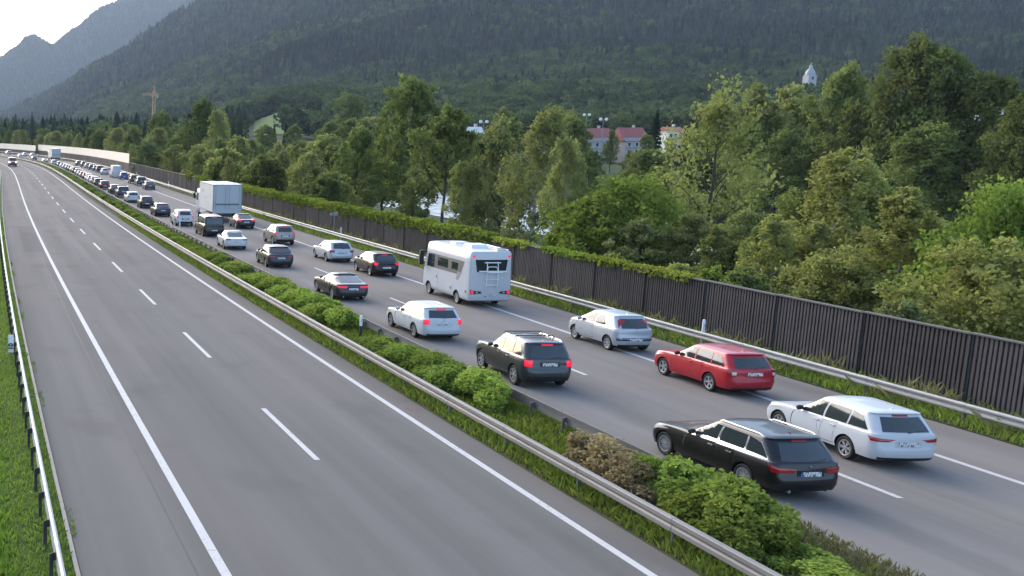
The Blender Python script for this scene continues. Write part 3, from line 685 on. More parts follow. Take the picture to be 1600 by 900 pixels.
def car(p, name, label, cat='car', group=None):
    root = empty(name); prop(root, label, cat, group)
    L, W, H, wb = p['L'], p['W'], p['H'], p['wb']; f, r = L / 2, -L / 2; rw = p.get('rw', .32); B = Body(car_levels(p)); bz = p['belt']; pm = P[p['paint']]
    fx = f - p.get('foh', .88); rx = fx - wb; t = p['tail']; top = p.get('rtop', H - .085)
    body = B.mesh('body', [pm, M['arch']], root, [(fx, rw, rw + .055, W / 2), (rx, rw, rw + .055, W / 2)])
    for x in (fx, rx):
        for sy in (1, -1): wheel(root, x, sy * (W / 2 - .125), rw, .2, p.get('spokes', 5))
    # glass
    zb = bz + .055; zt = H - .125
    B.add('windscreen', [('e', -9.5, zt - .0), ('e', 9.5, zt), ('e', 9.5, p.get('zc', p['hood'] + .17) + .06), ('e', -9.5, p.get('zc', p['hood'] + .17) + .06)], M['glass'], root, 14, 5, .004)
    xa, xb, xc, xd = p['win']                                  # front, B pillar, C pillar, rear end of the side glass (at belt height)
    ta, td = p.get('wina', .55), p.get('wind', .25)            # lean of the first and last edge
    zbf = p.get('zbf', bz - .02)
    def zl(x): return zbf + (zb - zbf) * (xa - x) / (xa - xd)
    segs = [(xa, xb + .035, -ta, -.06, 'door_window'), (xb - .035, xc + .03, -.06, -.02 if xd < xc - .05 else td, 'door_window')]
    if xd < xc - .05: segs.append((xc - .03, xd, -.02, td, 'quarter_window'))
    if p.get('trim'): B.add('window_trim', [('x', xa - ta + .05, zt + .035), ('x', xd + td - .02, zt + .02 - p.get('wdrop', 0)), ('x', xd - .05, zb - .035), ('x', xa + .07, zbf - .035)], M[p['trim']], root, 16, 5, .002, True)
    for (x0, x1, l0, l1, nm) in segs:
        last = x1 == xd
        B.add(nm, [('x', x0 + l0, zt), ('x', x1 + l1, zt - (p.get('wdrop', 0.02) if last else 0)), ('x', x1, zl(x1)), ('x', x0, zl(x0))], M['glass'], root, 7, 5, .005, True)
    rwz0, rwz1, rwy0, rwy1 = p['rwin']                          # rear glass: bottom z, top z, half widths
    B.add('rear_window', [('y', -rwy1, rwz1), ('y', rwy1, rwz1), ('y', rwy0, rwz0), ('y', -rwy0, rwz0)], M['glass'], root, 12, 5, p.get('rwoff', .006))
    # doors with handles
    for (x0, x1, n0) in ((xa + .12, xb + .0, 0), (xb - .012, max(xd + .1, rx + rw + .02) if p.get('doors', 5) == 5 else None, 1)):
        if x1 is None or x1 > x0: continue
        ds = B.add('door', [('x', x0 - .05, zbf - .05), ('x', x1, bz - .02), ('x', x1 + (.12 if n0 and x1 < rx + rw + .15 else .0), .36 + p.get('lift', 0)), ('x', x0, .34 + p.get('lift', 0))], pm, root, 6, 5, .006, True)
        sl = [B.patch([('x', x0 - .05 + .013, zbf - .044), ('x', x1 - .014, bz - .013), ('x', x1 + (.12 if n0 and x1 < rx + rw + .15 else .0) - .016, .345 + p.get('lift', 0)), ('x', x0 + .016, .325 + p.get('lift', 0))], 6, 5, .0035, mi, .004) for mi in (False, True)]
        for d, q_ in zip(ds, sl): MB().add(*q_).build('door_seal', M['black'], d)
        for d, sg in zip(ds, (1, -1)):
            e = B.e_of(('x', x1 + .17, bz - .12)); q = B.pt(B.lev(bz - .12, e), e)
            MB().box((q[0], (q[1] + .022) * sg, q[2]), (.19, .03, .028)).build('handle', P[p['paint']] if not p.get('trim') else M['chrome'], d)
    # rear lamps, plate, brake light
    lm = M['lampon'] if p.get('brake') else M['lamp']
    for cs in p['lamps']:
        B.add('tail_light', cs, lm, root, 6, 4, .012, True)
    for cs in p.get('clear', []): B.add('reversing_light', cs, M['lampclear'], root, 4, 3, .014, True)
    if p.get('hibrake', True):
        zb_ = p.get('hbz', H - .115); B.add('brake_light', [('y', -.2, zb_ + .02), ('y', .2, zb_ + .02), ('y', .2, zb_ - .025), ('y', -.2, zb_ - .025)], lm, root, 6, 2, .02)
    pz, pw = p['plate'], .26
    q = [B.pt(B.lev(pz + d, IE), IE) for d in (.06, -.06)]; tilt = math.atan2(q[0][0] - q[1][0], .12)
    xm = min(q[0][0], q[1][0]) - .012
    B.add('plate_recess', [('y', -.36, pz + .085), ('y', .36, pz + .085), ('y', .34, pz - .085), ('y', -.34, pz - .085)], M['black'] if p.get('darkrecess') else pm, root, 6, 3, .003)
    pl = MB().box((0, 0, 0), (.014, .52, .115)).build('number_plate', M['plate'], root); pl.location = ((q[0][0] + q[1][0]) / 2 - .012, 0, pz); pl.rotation_euler = (0, tilt, 0)
    if p.get('euplate'): MB().box((-.004, .237, 0), (.012, .045, .116)).build('country_strip', M['blue'], pl)
    if p.get('emblem', True):
        zz = p.get('emz', bz - .06); q = B.pt(B.lev(zz, IE), IE); b = MB(); b.lathe([(.001, -.012), (.038, -.008), (.042, .01)], 16, 0, 'z'); em = b.build('badge', M['chrome'], root, True); em.location = (q[0] - .006, 0, zz); em.rotation_euler = (0, R(-82), 0)
    # bumper lower trim, exhaust, diffuser
    vz = p.get('valance', .36)
    B.add('bumper_trim', [('y', -W * .40, vz), ('y', W * .40, vz), ('y', W * .36, .25), ('y', -W * .36, .25)], M['black'], root, 12, 3, .006)
    if p.get('rearband'): B.add('bumper_band', [('y', -W * .44, p['rearband'] + .07), ('y', W * .44, p['rearband'] + .07), ('y', W * .44, p['rearband'] - .05), ('y', -W * .44, p['rearband'] - .05)], M['black'], root, 12, 2, .007)
    if p.get('cladding'):
        for sg, nm in ((1, ''),): B.add('sill_trim', [('x', fx - rw - .06, .42 + p.get('lift', 0)), ('x', rx + rw + .06, .42 + p.get('lift', 0)), ('x', rx + rw + .06, .28), ('x', fx - rw - .06, .28)], M['black'], root, 8, 2, .012, True)
    # front
    B.add('headlight', [('e', 7, p['hood'] - .03), ('e', 14.5, p['hood'] + .02), ('e', 12, p['hood'] - .12), ('e', 6, p['hood'] - .15)], M[p.get('head', 'headoff')], root, 6, 3, .008, True)
    B.add('grille', [('f', -.42, p['hood'] - .08), ('f', .42, p['hood'] - .08), ('f', .38, .42), ('f', -.38, .42)], M['black'], root, 8, 3, .006)
    # mirrors
    for sg in (1, -1):
        e = B.e_of(('x', xa - .18, bz)); q = B.pt(B.lev(bz + .01, e), e); b = MB()
        b.lathe([(.001, -.10), (.07, -.085), (.092, -.02), (.088, .05), (.06, .085), (.001, .09)], 12, 0, 'y')
        mb_ = b.build('mirror', [M['black'] if p.get('darkmirror') else pm], root, True); mb_.location = (q[0] + .02, (q[1] + .115) * sg, bz + .055); mb_.scale = (.62, 1.0, .8)
    # roof furniture
    if p.get('rails'):
        for sg in (1, -1):
            pts = []
            for i in range(12):
                a = i / 11; x = (p['wst'] - .25) * (1 - a) + (r + t[3] + .25) * a
                e = B.e_of(('x', x, H - .06)); q = B.pt(B.lev(H - .06, e), e); up = .035 if 0 < i < 11 else -.01
                pts.append((q[0], (q[1] - .03) * sg, q[2] + .02 + up))
            MB().tube(pts, .016, 6).build('roof_rail', M[p['rails']], root, True)
    if p.get('bars'):
        for x in p['bars']: MB().tube([(x, -W * .39, H - .0), (x, -W * .36, H + .05), (x, W * .36, H + .05), (x, W * .39, H)], .02, 6).build('roof_bar', M['black'], root)
    if p.get('fin', True):
        xx = r + t[3] + .32; b = MB(); b.add([(xx + .09, -.012, H - .015), (xx + .09, .012, H - .015), (xx - .07, .018, H - .015), (xx - .07, -.018, H - .015), (xx - .07, 0, H + .055)], [(0, 1, 4), (1, 2, 4), (2, 3, 4), (3, 0, 4), (3, 2, 1, 0)]); b.build('roof_aerial', pm, root)
    if p.get('wiper', True):
        e = IE; q0 = B.pt(B.lev(rwz0 + .0, e), e); q1 = B.pt(B.lev(rwz0 + .06, e + 5), e + 5)
        MB().tube([(q0[0] - .02, 0, rwz0 - .01), (q1[0] - .02, q1[1], rwz0 + .05)], .012, 5).build('rear_wiper', M['black'], root)
    if p.get('exhaust'):
        for y in p['exhaust']: MB().tube([(r + .25, y, .27), (r + .055, y, .27)], .035, 10).build('exhaust', M['chrome'], root, True)
    p['_B'] = B
    return root
def repaint(root, key, lit=None):
    for o in root.children:
        for ob in (o, *o.children):
            for ms in ob.material_slots:
                if ms.material and ms.material.name.startswith('paint_'): ms.link = 'OBJECT'; ms.material = P[key]
                elif lit is not None and ms.material in (M['lamp'], M['lampon']): ms.link = 'OBJECT'; ms.material = M['lampon'] if lit else M['lamp']
def put(root, s, off, turn=0.0):
    root.location = road(s, off, 0.004); root.rotation_euler = (0, 0, heading(s) + math.pi / 2 + turn)
    return root
def place_axle(root, p, s_rear, off, turn=0.0):
    """s_rear: position of the rear axle"""
    return put(root, s_rear - (p['L'] / 2 - p.get('foh', .88) - p['wb']), off, turn)

ESTATE = dict(L=4.69, W=1.83, H=1.47, wb=2.69, belt=.96, hood=.79, zc=.94, tail=(.05, .09, .12, .50), cowl=1.06, wst=.22, win=(.74, -.26, -1.14, -1.88), wind=.30, rwin=(1.03, 1.34, .62, .52), rg=1.1, spoil=.06,
              lamps=[[('x', -2.02, .90), ('y', .40, .86), ('y', .42, .80), ('x', -2.10, .78)]], plate=.73, paint='white', rails=None, spokes=6, wdrop=.06, hbz=1.37, grr=.24)
def spec(base, **kw): d = dict(base); d.update(kw); return d
bmw = spec(ESTATE, L=4.91, W=1.88, H=1.53, wb=2.97, foh=.84, belt=.96, hbz=1.43, tumble=.18, hood=.79, cowl=1.0, wst=.10, tail=(.05, .10, .14, .56), win=(.68, -.34, -1.24, -2.0), wind=.32, rwin=(1.0, 1.39, .67, .53), paint='black', trim='chrome', rails='chrome', spokes=9, rw=.335,
           lamps=[[('x', -2.12, .90), ('y', .38, .84), ('y', .42, .74), ('x', -2.22, .73)]], plate=.72, euplate=True, exhaust=(.5, -.5), valance=.32, emz=.88)
octavia = spec(ESTATE, H=1.53, belt=.97, hbz=1.43, rwin=(1.04, 1.39, .62, .52), paint='white', rails=None, darkmirror=True, lamps=[[('x', -1.98, .91), ('y', .34, .86), ('y', .52, .79), ('x', -2.08, .79)]], plate=.73, emblem=False, rw=.33, exhaust=())
redest = spec(ESTATE, L=4.58, W=1.78, H=1.51, hbz=1.41, wb=2.58, paint='red', belt=.98, hood=.81, zc=.96, tail=(.04, .07, .11, .46), win=(.74, -.26, -1.10, -1.80), rwin=(1.03, 1.35, .62, .54), lamps=[[('x', -2.0, .97), ('y', .60, .97), ('y', .62, .76), ('x', -2.06, .76)]], clear=[[('y', .745, .90), ('y', .62, .90), ('y', .63, .80), ('y', .755, .80)]], plate=.84, darkmirror=True, rw=.325, spokes=5, emz=.94)
superb = spec(ESTATE, L=4.84, W=1.82, H=1.51, wb=2.76, paint='white', belt=.99, lamps=[[('x', -2.12, .99), ('y', .60, .98), ('y', .64, .78), ('x', -2.18, .78)]], plate=.82, brake=True, rwin=(1.06, 1.36, .62, .54), win=(.74, -.30, -1.20, -1.98), hbz=1.40, rw=.33)
suv = spec(ESTATE, L=4.53, W=1.84, H=1.69, wb=2.76, foh=.86, gc=.24, lift=.10, belt=1.10, hood=.98, zc=1.12, cowl=.98, wst=.28, tail=(.05, .08, .11, .40), win=(.74, -.24, -1.08, -1.76), wind=.22, wina=.42, rwin=(1.14, 1.54, .64, .56), paint='graphite', rails='chrome', bars=(.0, -.9), rw=.37, brake=True,
           lamps=[[('x', -2.02, 1.08), ('y', .58, 1.06), ('y', .62, .84), ('x', -2.06, .84)]], plate=.93, valance=.5, hbz=1.585, exhaust=(), darkrecess=True, emz=1.03)
hatch = spec(ESTATE, L=4.06, W=1.70, H=1.53, hbz=1.43, wb=2.51, foh=.84, belt=.98, hood=.84, zc=1.0, cowl=1.30, wst=.36, tail=(.04, .06, .11, .50), win=(.94, -.26, -1.08, -1.10), wind=.26, rwin=(1.02, 1.38, .55, .50), paint='silver', rails=None, doors=3, rw=.31, spokes=7, wiper=True, spoil=.03,
             lamps=[[('x', -1.66, 1.33), ('y', .59, 1.33), ('y', .66, 1.06), ('x', -1.80, 1.04)]], plate=.56, rearband=.56, valance=.34, emz=.9, hibrake=False)
bhatch = spec(hatch, L=4.25, W=1.77, H=1.50, wb=2.6, paint='black', doors=5, brake=True, hibrake=True, hbz=1.40, tail=(.04, .06, .12, .62), lamps=[[('x', -1.90, .96), ('y', .52, .93), ('y', .60, .78), ('x', -1.96, .76)]], plate=.62, rearband=None, rwin=(1.02, 1.34, .60, .48), win=(.82, -.28, -1.05, -1.5), wind=.36)
coupe = spec(ESTATE, L=4.71, W=1.85, H=1.39, wb=2.81, foh=.88, belt=.95, hood=.77, cowl=.98, wst=.08, zc=.91, tail=(.05, .10, .34, 1.42), deck=1, rg=1.0, grr=.3, gcb=.4, win=(.64, -.40, -1.15, -1.55), wind=.62, wina=.62, rwin=(1.02, 1.26, .60, .46), paint='anthracite', trim='chrome', rails=None, rw=.34, spokes=9, brake=True, wdrop=.14,
              lamps=[[('x', -2.08, .86), ('y', .34, .85), ('y', .38, .76), ('x', -2.16, .76)]], plate=.70, hibrake=False, exhaust=(.55, -.55), valance=.35, wiper=False, spoil=0, tumble=.24, emz=.80, rwoff=.008)
sedan = spec(coupe, L=4.65, W=1.82, H=1.44, wb=2.75, paint='white', tail=(.05, .09, .50, 1.30), rwin=(1.02, 1.30, .58, .50), brake=False, trim=None, win=(.66, -.36, -1.12, -1.40), wind=.5, lamps=[[('x', -2.08, .90), ('y', .46, .89), ('y', .50, .80), ('x', -2.14, .80)]], exhaust=())
wagon = spec(ESTATE, L=4.6, W=1.82, H=1.48, wb=2.7, paint='anthracite', tail=(.05, .09, .16, .80), rwin=(1.02, 1.33, .62, .50), plate=.72)
swagon = spec(ESTATE, L=4.66, W=1.81, H=1.47, wb=2.68, paint='silver', lamps=[[('x', -2.02, .94), ('y', .52, .92), ('y', .56, .76), ('x', -2.06, .76)]], plate=.76)
smallsuv = spec(suv, L=4.35, W=1.81, H=1.64, wb=2.65, paint='beige', bars=None, rails=None, win=(.68, -.28, -1.05, -1.62), lamps=[[('x', -1.92, 1.26), ('y', .60, 1.24), ('y', .68, .90), ('x', -2.0, .88)]], plate=.78, rwin=(1.14, 1.48, .56, .50))
mpv = spec(suv, L=5.1, W=1.93, H=1.90, wb=3.2, foh=.90, gc=.2, lift=.08, belt=1.12, hood=1.0, zc=1.16, cowl=1.60, wst=.90, tail=(.03, .05, .07, .26), win=(1.25, .25, -.95, -2.1), wind=.12, wina=.45, rwin=(1.16, 1.72, .74, .68), paint='black', bars=None, rails=None, tumble=.15, rw=.34,
           lamps=[[('x', -2.40, 1.12), ('y', .80, 1.12), ('y', .82, .78), ('x', -2.42, .78)]], plate=.62, hbz=1.79, valance=.42)

G1 = 'cars queueing in the jam'
cars = {}
def mk(key, p, label, s_rear, off, turn=0.0, cat='car', name='passenger_car', grp=G1):
    o = car(p, name, label, cat, grp); place_axle(o, p, s_rear, off, turn); cars[key] = (o, p); return o
mk('bmw', bmw, 'glossy black estate with silver roof rails and a blue striped number plate', 26.05, 15.42, R(2.5))
mk('suv', suv, 'dark grey SUV with roof bars and both brake lamps lit', 37.8, 15.42, R(-2))
mk('superb', superb, 'white estate with red brake light glowing at its roof edge', 47.2, 15.46, 0)
mk('coupe', coupe, 'dark grey low coupe with wide lit red tail lamps beside tall bushes', 58.8, 15.5, 0)
mk('wagon', wagon, 'dark blue-grey estate without lit lamps beside the end of the bushes', 73.8, 15.7, R(-2))
mk('sedan', sedan, 'white saloon directly behind the tall black van', 85.9, 15.4, R(-2))
mk('mpv', mpv, 'tall black van-like people carrier with lit brake lamps', 97.1, 15.85, 0, 'van', 'people_carrier')
mk('octavia', octavia, 'white estate with narrow red tail lamps, rearmost in the right queue', 28.5, 20.25, R(-3))
mk('red', redest, 'red estate car, the only red one in the near queue', 36.7, 21.84, 0)
mk('hatch', hatch, 'silver three-door hatchback with high slim tail lamps', 44.2, 22.5, 0)
mk('bhatch', bhatch, 'black hatchback with lit brake lamps just ahead of the white motorhome', 68.9, 21.18, 0)
mk('swagon', swagon, 'silver estate ahead of the black hatchback in the right queue', 77.1, 20.9, 0)
mk('smallsuv', smallsuv, 'beige crossover with tall lit brake lamps in the right queue', 89.5, 20.25, 0)

def again(key, label, s_rear_end, off, col, lit=False, turn=0.0, cat='car'):
    src, p = cars[key]; o = copy_tree(src); repaint(o, col, lit); prop(o, label, cat, G1)
    put(o, s_rear_end + p['L'] / 2, off, turn); return o
again('sedan', 'black saloon with pale reflecting roof behind the box truck', 104.5, 20.75, 'black', True)
again('smallsuv', 'white crossover with lit brake lamps left of the black van', 107.8, 15.3, 'white', True)
again('wagon', 'navy car just ahead of the white crossover with lit lamps', 120.9, 15.1, 'navy')
again('bhatch', 'black hatchback second ahead of the white crossover', 135, 15.25, 'black')
again('swagon', 'white car between two dark cars in the left queue beside the box truck', 146.6, 14.95, 'white')
again('suv', 'dark blue car half hidden by a white car in the left queue', 158.2, 14.9, 'navy')
again('wagon', 'anthracite car between the blue one and the one braking', 168.2, 14.8, 'anthracite')
again('bhatch', 'distant black hatchback braking with two bright red lamps', 182.5, 14.5, 'black', True)
again('wagon', 'dark grey car nearest ahead of the box truck in the right queue', 181.1, 22.0, 'graphite')
again('suv', 'grey off-roader right behind another in the distant right queue', 194.5, 22.3, 'graphite')
again('suv', 'black off-roader beside the small blue hatchback', 204, 22.2, 'black')
again('hatch', 'small bright blue hatchback behind the white panel van', 222.5, 22.3, 'blue')
again('hatch', 'small white car with red markings ahead of the white panel van', 249, 21.0, 'white', True)
for k, (s, off, col, src, lit) in enumerate([(193, 14.4, 'anthracite', 'swagon', False), (199.8, 14.3, 'grey', 'wagon', False), (207, 14.3, 'silver', 'swagon', False), (214, 14.4, 'white', 'hatch', False), (222, 14.5, 'darkred', 'bhatch', True), (229.5, 14.5, 'grey', 'swagon', False), (237, 14.5, 'grey', 'wagon', False), (245, 14.6, 'white', 'smallsuv', False),
        (253, 14.6, 'graphite', 'suv', False), (261, 14.6, 'grey', 'sedan', False), (269, 14.7, 'anthracite', 'wagon', False), (277, 14.7, 'grey', 'hatch', False), (285, 14.7, 'silver', 'swagon', False), (293.5, 14.7, 'silver', 'wagon', False), (302, 14.7, 'grey', 'suv', False), (322, 14.8, 'white', 'hatch', False), (345, 14.8, 'grey', 'sedan', False), (372, 14.8, 'graphite', 'wagon', False), (403, 14.8, 'white', 'hatch', False)]):
    again(src, ('distant small pale car in the left queue before the cream topped wall' if col in ('white', 'silver') else 'distant small grey car in the left queue before the cream topped wall') if col != 'darkred' else 'distant dark red car with its brake lamps lit in the left queue', s, off, col, lit)
for k, (s, off, col, src) in enumerate([(263, 21.3, 'anthracite', 'suv'), (272, 21.4, 'graphite', 'wagon'), (282, 21.4, 'anthracite', 'bhatch'), (293, 21.5, 'grey', 'wagon'), (303, 21.6, 'graphite', 'suv'), (316, 21.6, 'graphite', 'wagon'), (413, 21.5, 'white', 'smallsuv'), (428, 21.5, 'silver', 'wagon'), (458, 21.5, 'silver', 'suv'), (490, 21.5, 'white', 'hatch')]):
    again(src, 'distant dark car in the right queue below the cream wall' if col in ('anthracite', 'graphite', 'grey') else 'far pale car in the right queue beyond the distant grey truck', s, off, col)
o = again('mpv', 'dark red van with white headlights coming along the empty carriageway', 309, 1.5, 'darkred', False, math.pi, 'van'); o['group'] = ''; o.scale = (1.25, 1.25, 1.35)
del o['group']
for c_ in o.children:
    if c_.name.startswith('headlight'):
        for ms in c_.material_slots: ms.link = 'OBJECT'; ms.material = M['headon']

# ------------------------------------------------------------------ motorhome, box trucks, panel van
def box_levels(L, W, z0, z1, front=.5, rake=.5, rr=.16, rrake=.06, rf=.35, tb=.05):
    f, r = L / 2, -L / 2; lv = []
    def A(z, xf, xr, w, **k): d = dict(L=L, zf=z, zr=z, xf=xf, xr=xr, w=w, rf=rf, rr=rr, bf=.16, br=.05, tap=0.015, cb=rr, cf=rf); d.update(k); lv.append(d)
    h = W / 2; H = z1 - z0
    A(z0, f - .14, r + .12, h - .08); A(z0 + .06, f - .05, r + .02, h - .02); A(z0 + .2, f - .01, r, h); A(z0 + .32 * H, f, r + .0, h); A(z0 + .45 * H, f - front * .35, r + rrake * .3, h - tb * .2)
    A(z0 + .62 * H, f - front * .6 - rake * .25, r + rrake * .6, h - tb * .4); A(z0 + .78 * H, f - front - rake * .5, r + rrake * .8, h - tb * .7); A(z1 - .14, f - front - rake * .85, r + rrake, h - tb)
    A(z1 - .05, f - front - rake - .05, r + rrake + .05, h - tb - .06); A(z1 - .01, f - front - rake - .15, r + rrake + .18, h - tb - .2); A(z1, f - front - rake - .4, r + rrake + .5, h - tb - .5)
    return lv
rt_ = empty('motorhome'); prop(rt_, 'white motorhome with a white ladder rack across its dark rear window', 'motorhome')
B = Body(box_levels(6.3, 2.30, .34, 2.95, .16, .22, .14, .08, .32, .05)); rw = .34; fx, rx = 2.06, -1.62
B.mesh('body', [P['vanwhite'], M['arch']], rt_, [(fx, rw, rw + .07, 1.15), (rx, rw, rw + .07, 1.15)])
for x in (fx, rx):
    for sy in (1, -1): wheel(rt_, x, sy * 1.0, rw, .22, 8)
B.add('windscreen', [('e', -9, 2.45), ('e', 9, 2.45), ('e', 9, 1.5), ('e', -9, 1.5)], M['glass'], rt_, 12, 5, .006)
M['greyband'] = plain('grey_decal', (0.10, 0.095, 0.09), 0.4); M['greydecal'] = plain('pale_decal', (0.24, 0.23, 0.22), 0.4)
for o in B.add('window_band', [('x', 2.0, 2.32), ('x', -2.35, 2.32), ('x', -2.0, 1.58), ('x', 2.0, 1.55)], M['greyband'], rt_, 14, 4, .003, True): pass
B.add('cab_window', [('x', 2.3, 2.28), ('x', 1.4, 2.28), ('x', 1.4, 1.58), ('x', 2.4, 1.56)], M['glass'], rt_, 6, 4, .007, True)
B.add('side_window', [('x', .95, 2.22), ('x', -.35, 2.22), ('x', -.35, 1.75), ('x', .95, 1.75)], M['glass'], rt_, 6, 3, .012, True)
B.add('side_window', [('x', -.85, 2.18), ('x', -1.6, 2.18), ('x', -1.6, 1.78), ('x', -.85, 1.78)], M['glass'], rt_, 6, 3, .012, True)
B.add('grey_decal', [('x', -1.6, 1.72), ('x', -2.15, 1.72), ('x', -1.75, 1.25), ('x', -1.45, 1.3)], M['greydecal'], rt_, 5, 3, .004, True)
B.add('rear_window', [('y', -.86, 2.50), ('y', .86, 2.50), ('y', .76, 1.86), ('y', -.76, 1.86)], M['glass'], rt_, 10, 4, .008)
for o in B.add('tail_light', [('y', 1.08, .96), ('y', .50, .86), ('y', .47, .76), ('y', 1.04, .68)], M['black'], rt_, 8, 3, .008, True): pass
B.add('brake_light', [('y', 1.05, .92), ('y', .88, .89), ('y', .88, .75), ('y', 1.03, .72)], M['lampon'], rt_, 4, 3, .014, True)
B.add('reversing_light', [('y', .76, .86), ('y', .68, .85), ('y', .68, .78), ('y', .76, .77)], M['lampclear'], rt_, 3, 3, .014, True)
B.add('marker_light', [('y', 1.0, 2.72), ('y', .88, 2.72), ('y', .88, 2.62), ('y', 1.0, 2.62)], M['lampon'], rt_, 3, 3, .02, True)
for x0, x1, z0, z1 in ((1.5, .85, 1.5, .55), (-.3, -1.0, .95, .5), (-2.25, -2.85, .95, .6)):
    for d in B.add('hatch_door', [('x', x0, z1 + (z0 - z1)), ('x', x1, z0), ('x', x1, z1), ('x', x0, z1)], P['vanwhite'], rt_, 4, 4, .008, True):
        MB().box((x1 + .1, (1 if d.bound_box[0][1] > 0 else -1) * 1.165, (z0 * .6 + z1 * .4)), (.05, .02, .12)).build('latch', M['black'], d)
b = MB(); b.box((-3.14, 0, .64), (.03, .56, .14)); b.build('number_plate', M['plate'], rt_)
b = MB()
for y in (-.3, .3): b.tube([(-3.17, y, 1.05), (-3.25, y, 1.2), (-3.25, y, 1.95), (-3.20, y * .95, 2.35), (-3.12, y * .9, 2.38)], .022, 6)
for z in (1.2, 1.5): b.tube([(-3.25, -.36, z), (-3.25, .36, z)], .02, 6)
b.tube([(-3.28, -.72, 1.92), (-3.28, .72, 1.92)], .035, 6); b.tube([(-3.30, -.52, 1.86), (-3.30, .3, 1.86)], .03, 6)
b.tube([(-3.20, -.42, 2.36), (-3.20, .42, 2.36)], .03, 6); b.tube([(-3.26, -.2, 2.15), (-3.26, .25, 2.15)], .022, 6)
b.tube([(-3.26, -.2, 2.15), (-3.26, -.28, 1.92)], .02, 6); b.tube([(-3.26, .25, 2.15), (-3.26, .3, 1.92)], .02, 6)
b.build('bicycle_rack', M['white'], rt_, True)
b = MB(); b.box((-1.1, 0, 3.03), (1.0, .95, .2), tap=.86); b.build('roof_unit', M['white'], rt_)
b = MB(); b.box((1.0, 0, 2.99), (.7, .7, .1), tap=.9); b.build('roof_hatch', M['white'], rt_)
b = MB(); b.box((-2.6, -.6, 2.99), (.5, .5, .1), tap=.9); b.build('roof_hatch', M['lampclear'], rt_)
b = MB(); b.tube([(-.3, -.95, 2.98), (-2.9, -.9, 2.96)], .05, 8); b.build('awning', M['white'], rt_, True)
for sg in (1, -1):
    b = MB(); b.box((2.75, sg * 1.36, 1.98), (.2, .26, .8), tap=.8); b.tube([(2.5, sg * 1.0, 2.35), (2.75, sg * 1.33, 2.3)], .04, 6); b.build('mirror', M['black'], rt_)
put(rt_, 57.1 + 1.62, 22.0, 0); rt_.scale = (1.0, 1.0, 1.03)

def box_truck(label, s_rear, off, sc=1.0, L=9.2, boxl=6.9):
    t = empty('box_truck'); prop(t, label, 'truck'); r = -L / 2; W = 2.5; zb, zt = 1.05, 3.75
    b = MB(); xb = r + boxl
    b.box(((r + xb) / 2, 0, (zb + zt) / 2), (boxl, W, zt - zb)); b.build('cargo_box', M['truckwhite'], t)
    b = MB()
    for y in (-1, 1):
        for z in (zb + .04, zt - .04): b.box(((r + xb) / 2, y * (W / 2 + .004), z), (boxl + .02, .03, .09))
        b.box((r - .005, y * (W / 2 - .03), (zb + zt) / 2), (.04, .08, zt - zb - .02))
    b.box((r - .006, 0, zt - .05), (.045, W - .1, .1)); b.build('box_frame', M['zinc'], t)
    for y in (-1, 1):
        d = MB().box((r - .012, y * .585, (zb + zt) / 2 + .16), (.03, 1.13, zt - zb - .42)).build('rear_door', M['truckwhite'], t)
        bb = MB()
        for k in (.12, .95): bb.tube([(r - .04, y * (k * 1.0 + .06), zb + .3), (r - .04, y * (k + .06), zt - .15)], .018, 6)
        bb.build('locking_bar', M['zinc'], d)
    MB().box((r - .05, 0, zb + .78), (.06, 2.05, .14)).build('lift_edge', M['zincteal'], t)
    MB().box((r - .03, 0, zb + .1), (.06, W - .1, .40)).build('tail_lift', M['truckwhite'], t)
    MB().box(((r + xb) / 2 + .6, 0, .82), (boxl + 1.6, .9, .26)).build('chassis', M['black'], t)
    for y in (-1, 1):
        b = MB(); yy = y * (W / 2 - .05); q0 = [(xb - .3, yy, zb), (xb - .3, yy, .55), (r + 2.9, yy, .98), (r + 2.9, yy, zb)]
        b.add([(x, yv - .02, z) for x, yv, z in q0] + [(x, yv + .02, z) for x, yv, z in q0], [(0, 1, 2, 3), (7, 6, 5, 4), (0, 4, 5, 1), (1, 5, 6, 2), (2, 6, 7, 3), (3, 7, 4, 0)]); b.build('side_skirt', M['truckwhite'], t)
    c = Body(box_levels(2.15, 2.42, .55, 3.0, .08, .18, .2, .02, .25, .06)); cb = c.mesh('cab', [P['vanwhite']], t); cb.location = (L / 2 - 1.0, 0, 0)
    for o in (c.add('windscreen', [('e', -9, 2.6), ('e', 9, 2.6), ('e', 9, 1.7), ('e', -9, 1.7)], M['glass'], cb, 10, 4, .008) + c.add('door_window', [('x', .75, 2.5), ('x', -.2, 2.5), ('x', -.2, 1.75), ('x', .85, 1.7)], M['glass'], cb, 5, 4, .008, True)): pass
    for x in (L / 2 - 1.3, r + 2.0):
        for sy in (1, -1): wheel(t, x, sy * 1.08, .46, .28, 8)
    b = MB(); b.box((r + .1, 0, .62), (.1, 2.3, .16)); b.build('rear_bumper', M['black'], t)
    for y in (-.95, .95): MB().box((r + .03, y, .62), (.06, .36, .12)).build('tail_light', M['lamp'], t)
    MB().box((r + .03, .1, .62), (.05, .52, .12)).build('number_plate', M['plate'], t)
    M_ = MB(); M_.box((r + boxl * .72, W / 2 + .006, 2.9), (1.3, .006, .30)); M_.box((r + boxl * .55, W / 2 + .006, 2.3), (1.1, .006, .12)); M_.build('faded_lettering', M['truckgrey'], t)
    for sg in (1, -1): MB().box((L / 2 - .45, sg * 1.42, 2.2), (.14, .2, .6)).build('mirror', M['black'], t)
    put(t, s_rear + L / 2 * sc, off); t.scale = (sc, sc * 1.13, sc); return t
M['truckwhite'] = plain('truck_white', (0.40, 0.42, 0.44), 0.45, var=0.06, scale=.6); M['truckgrey'] = plain('faded_grey', (0.30, 0.32, 0.35), 0.5); M['zincteal'] = plain('teal_grey_edge', (0.10, 0.15, 0.155), 0.5)
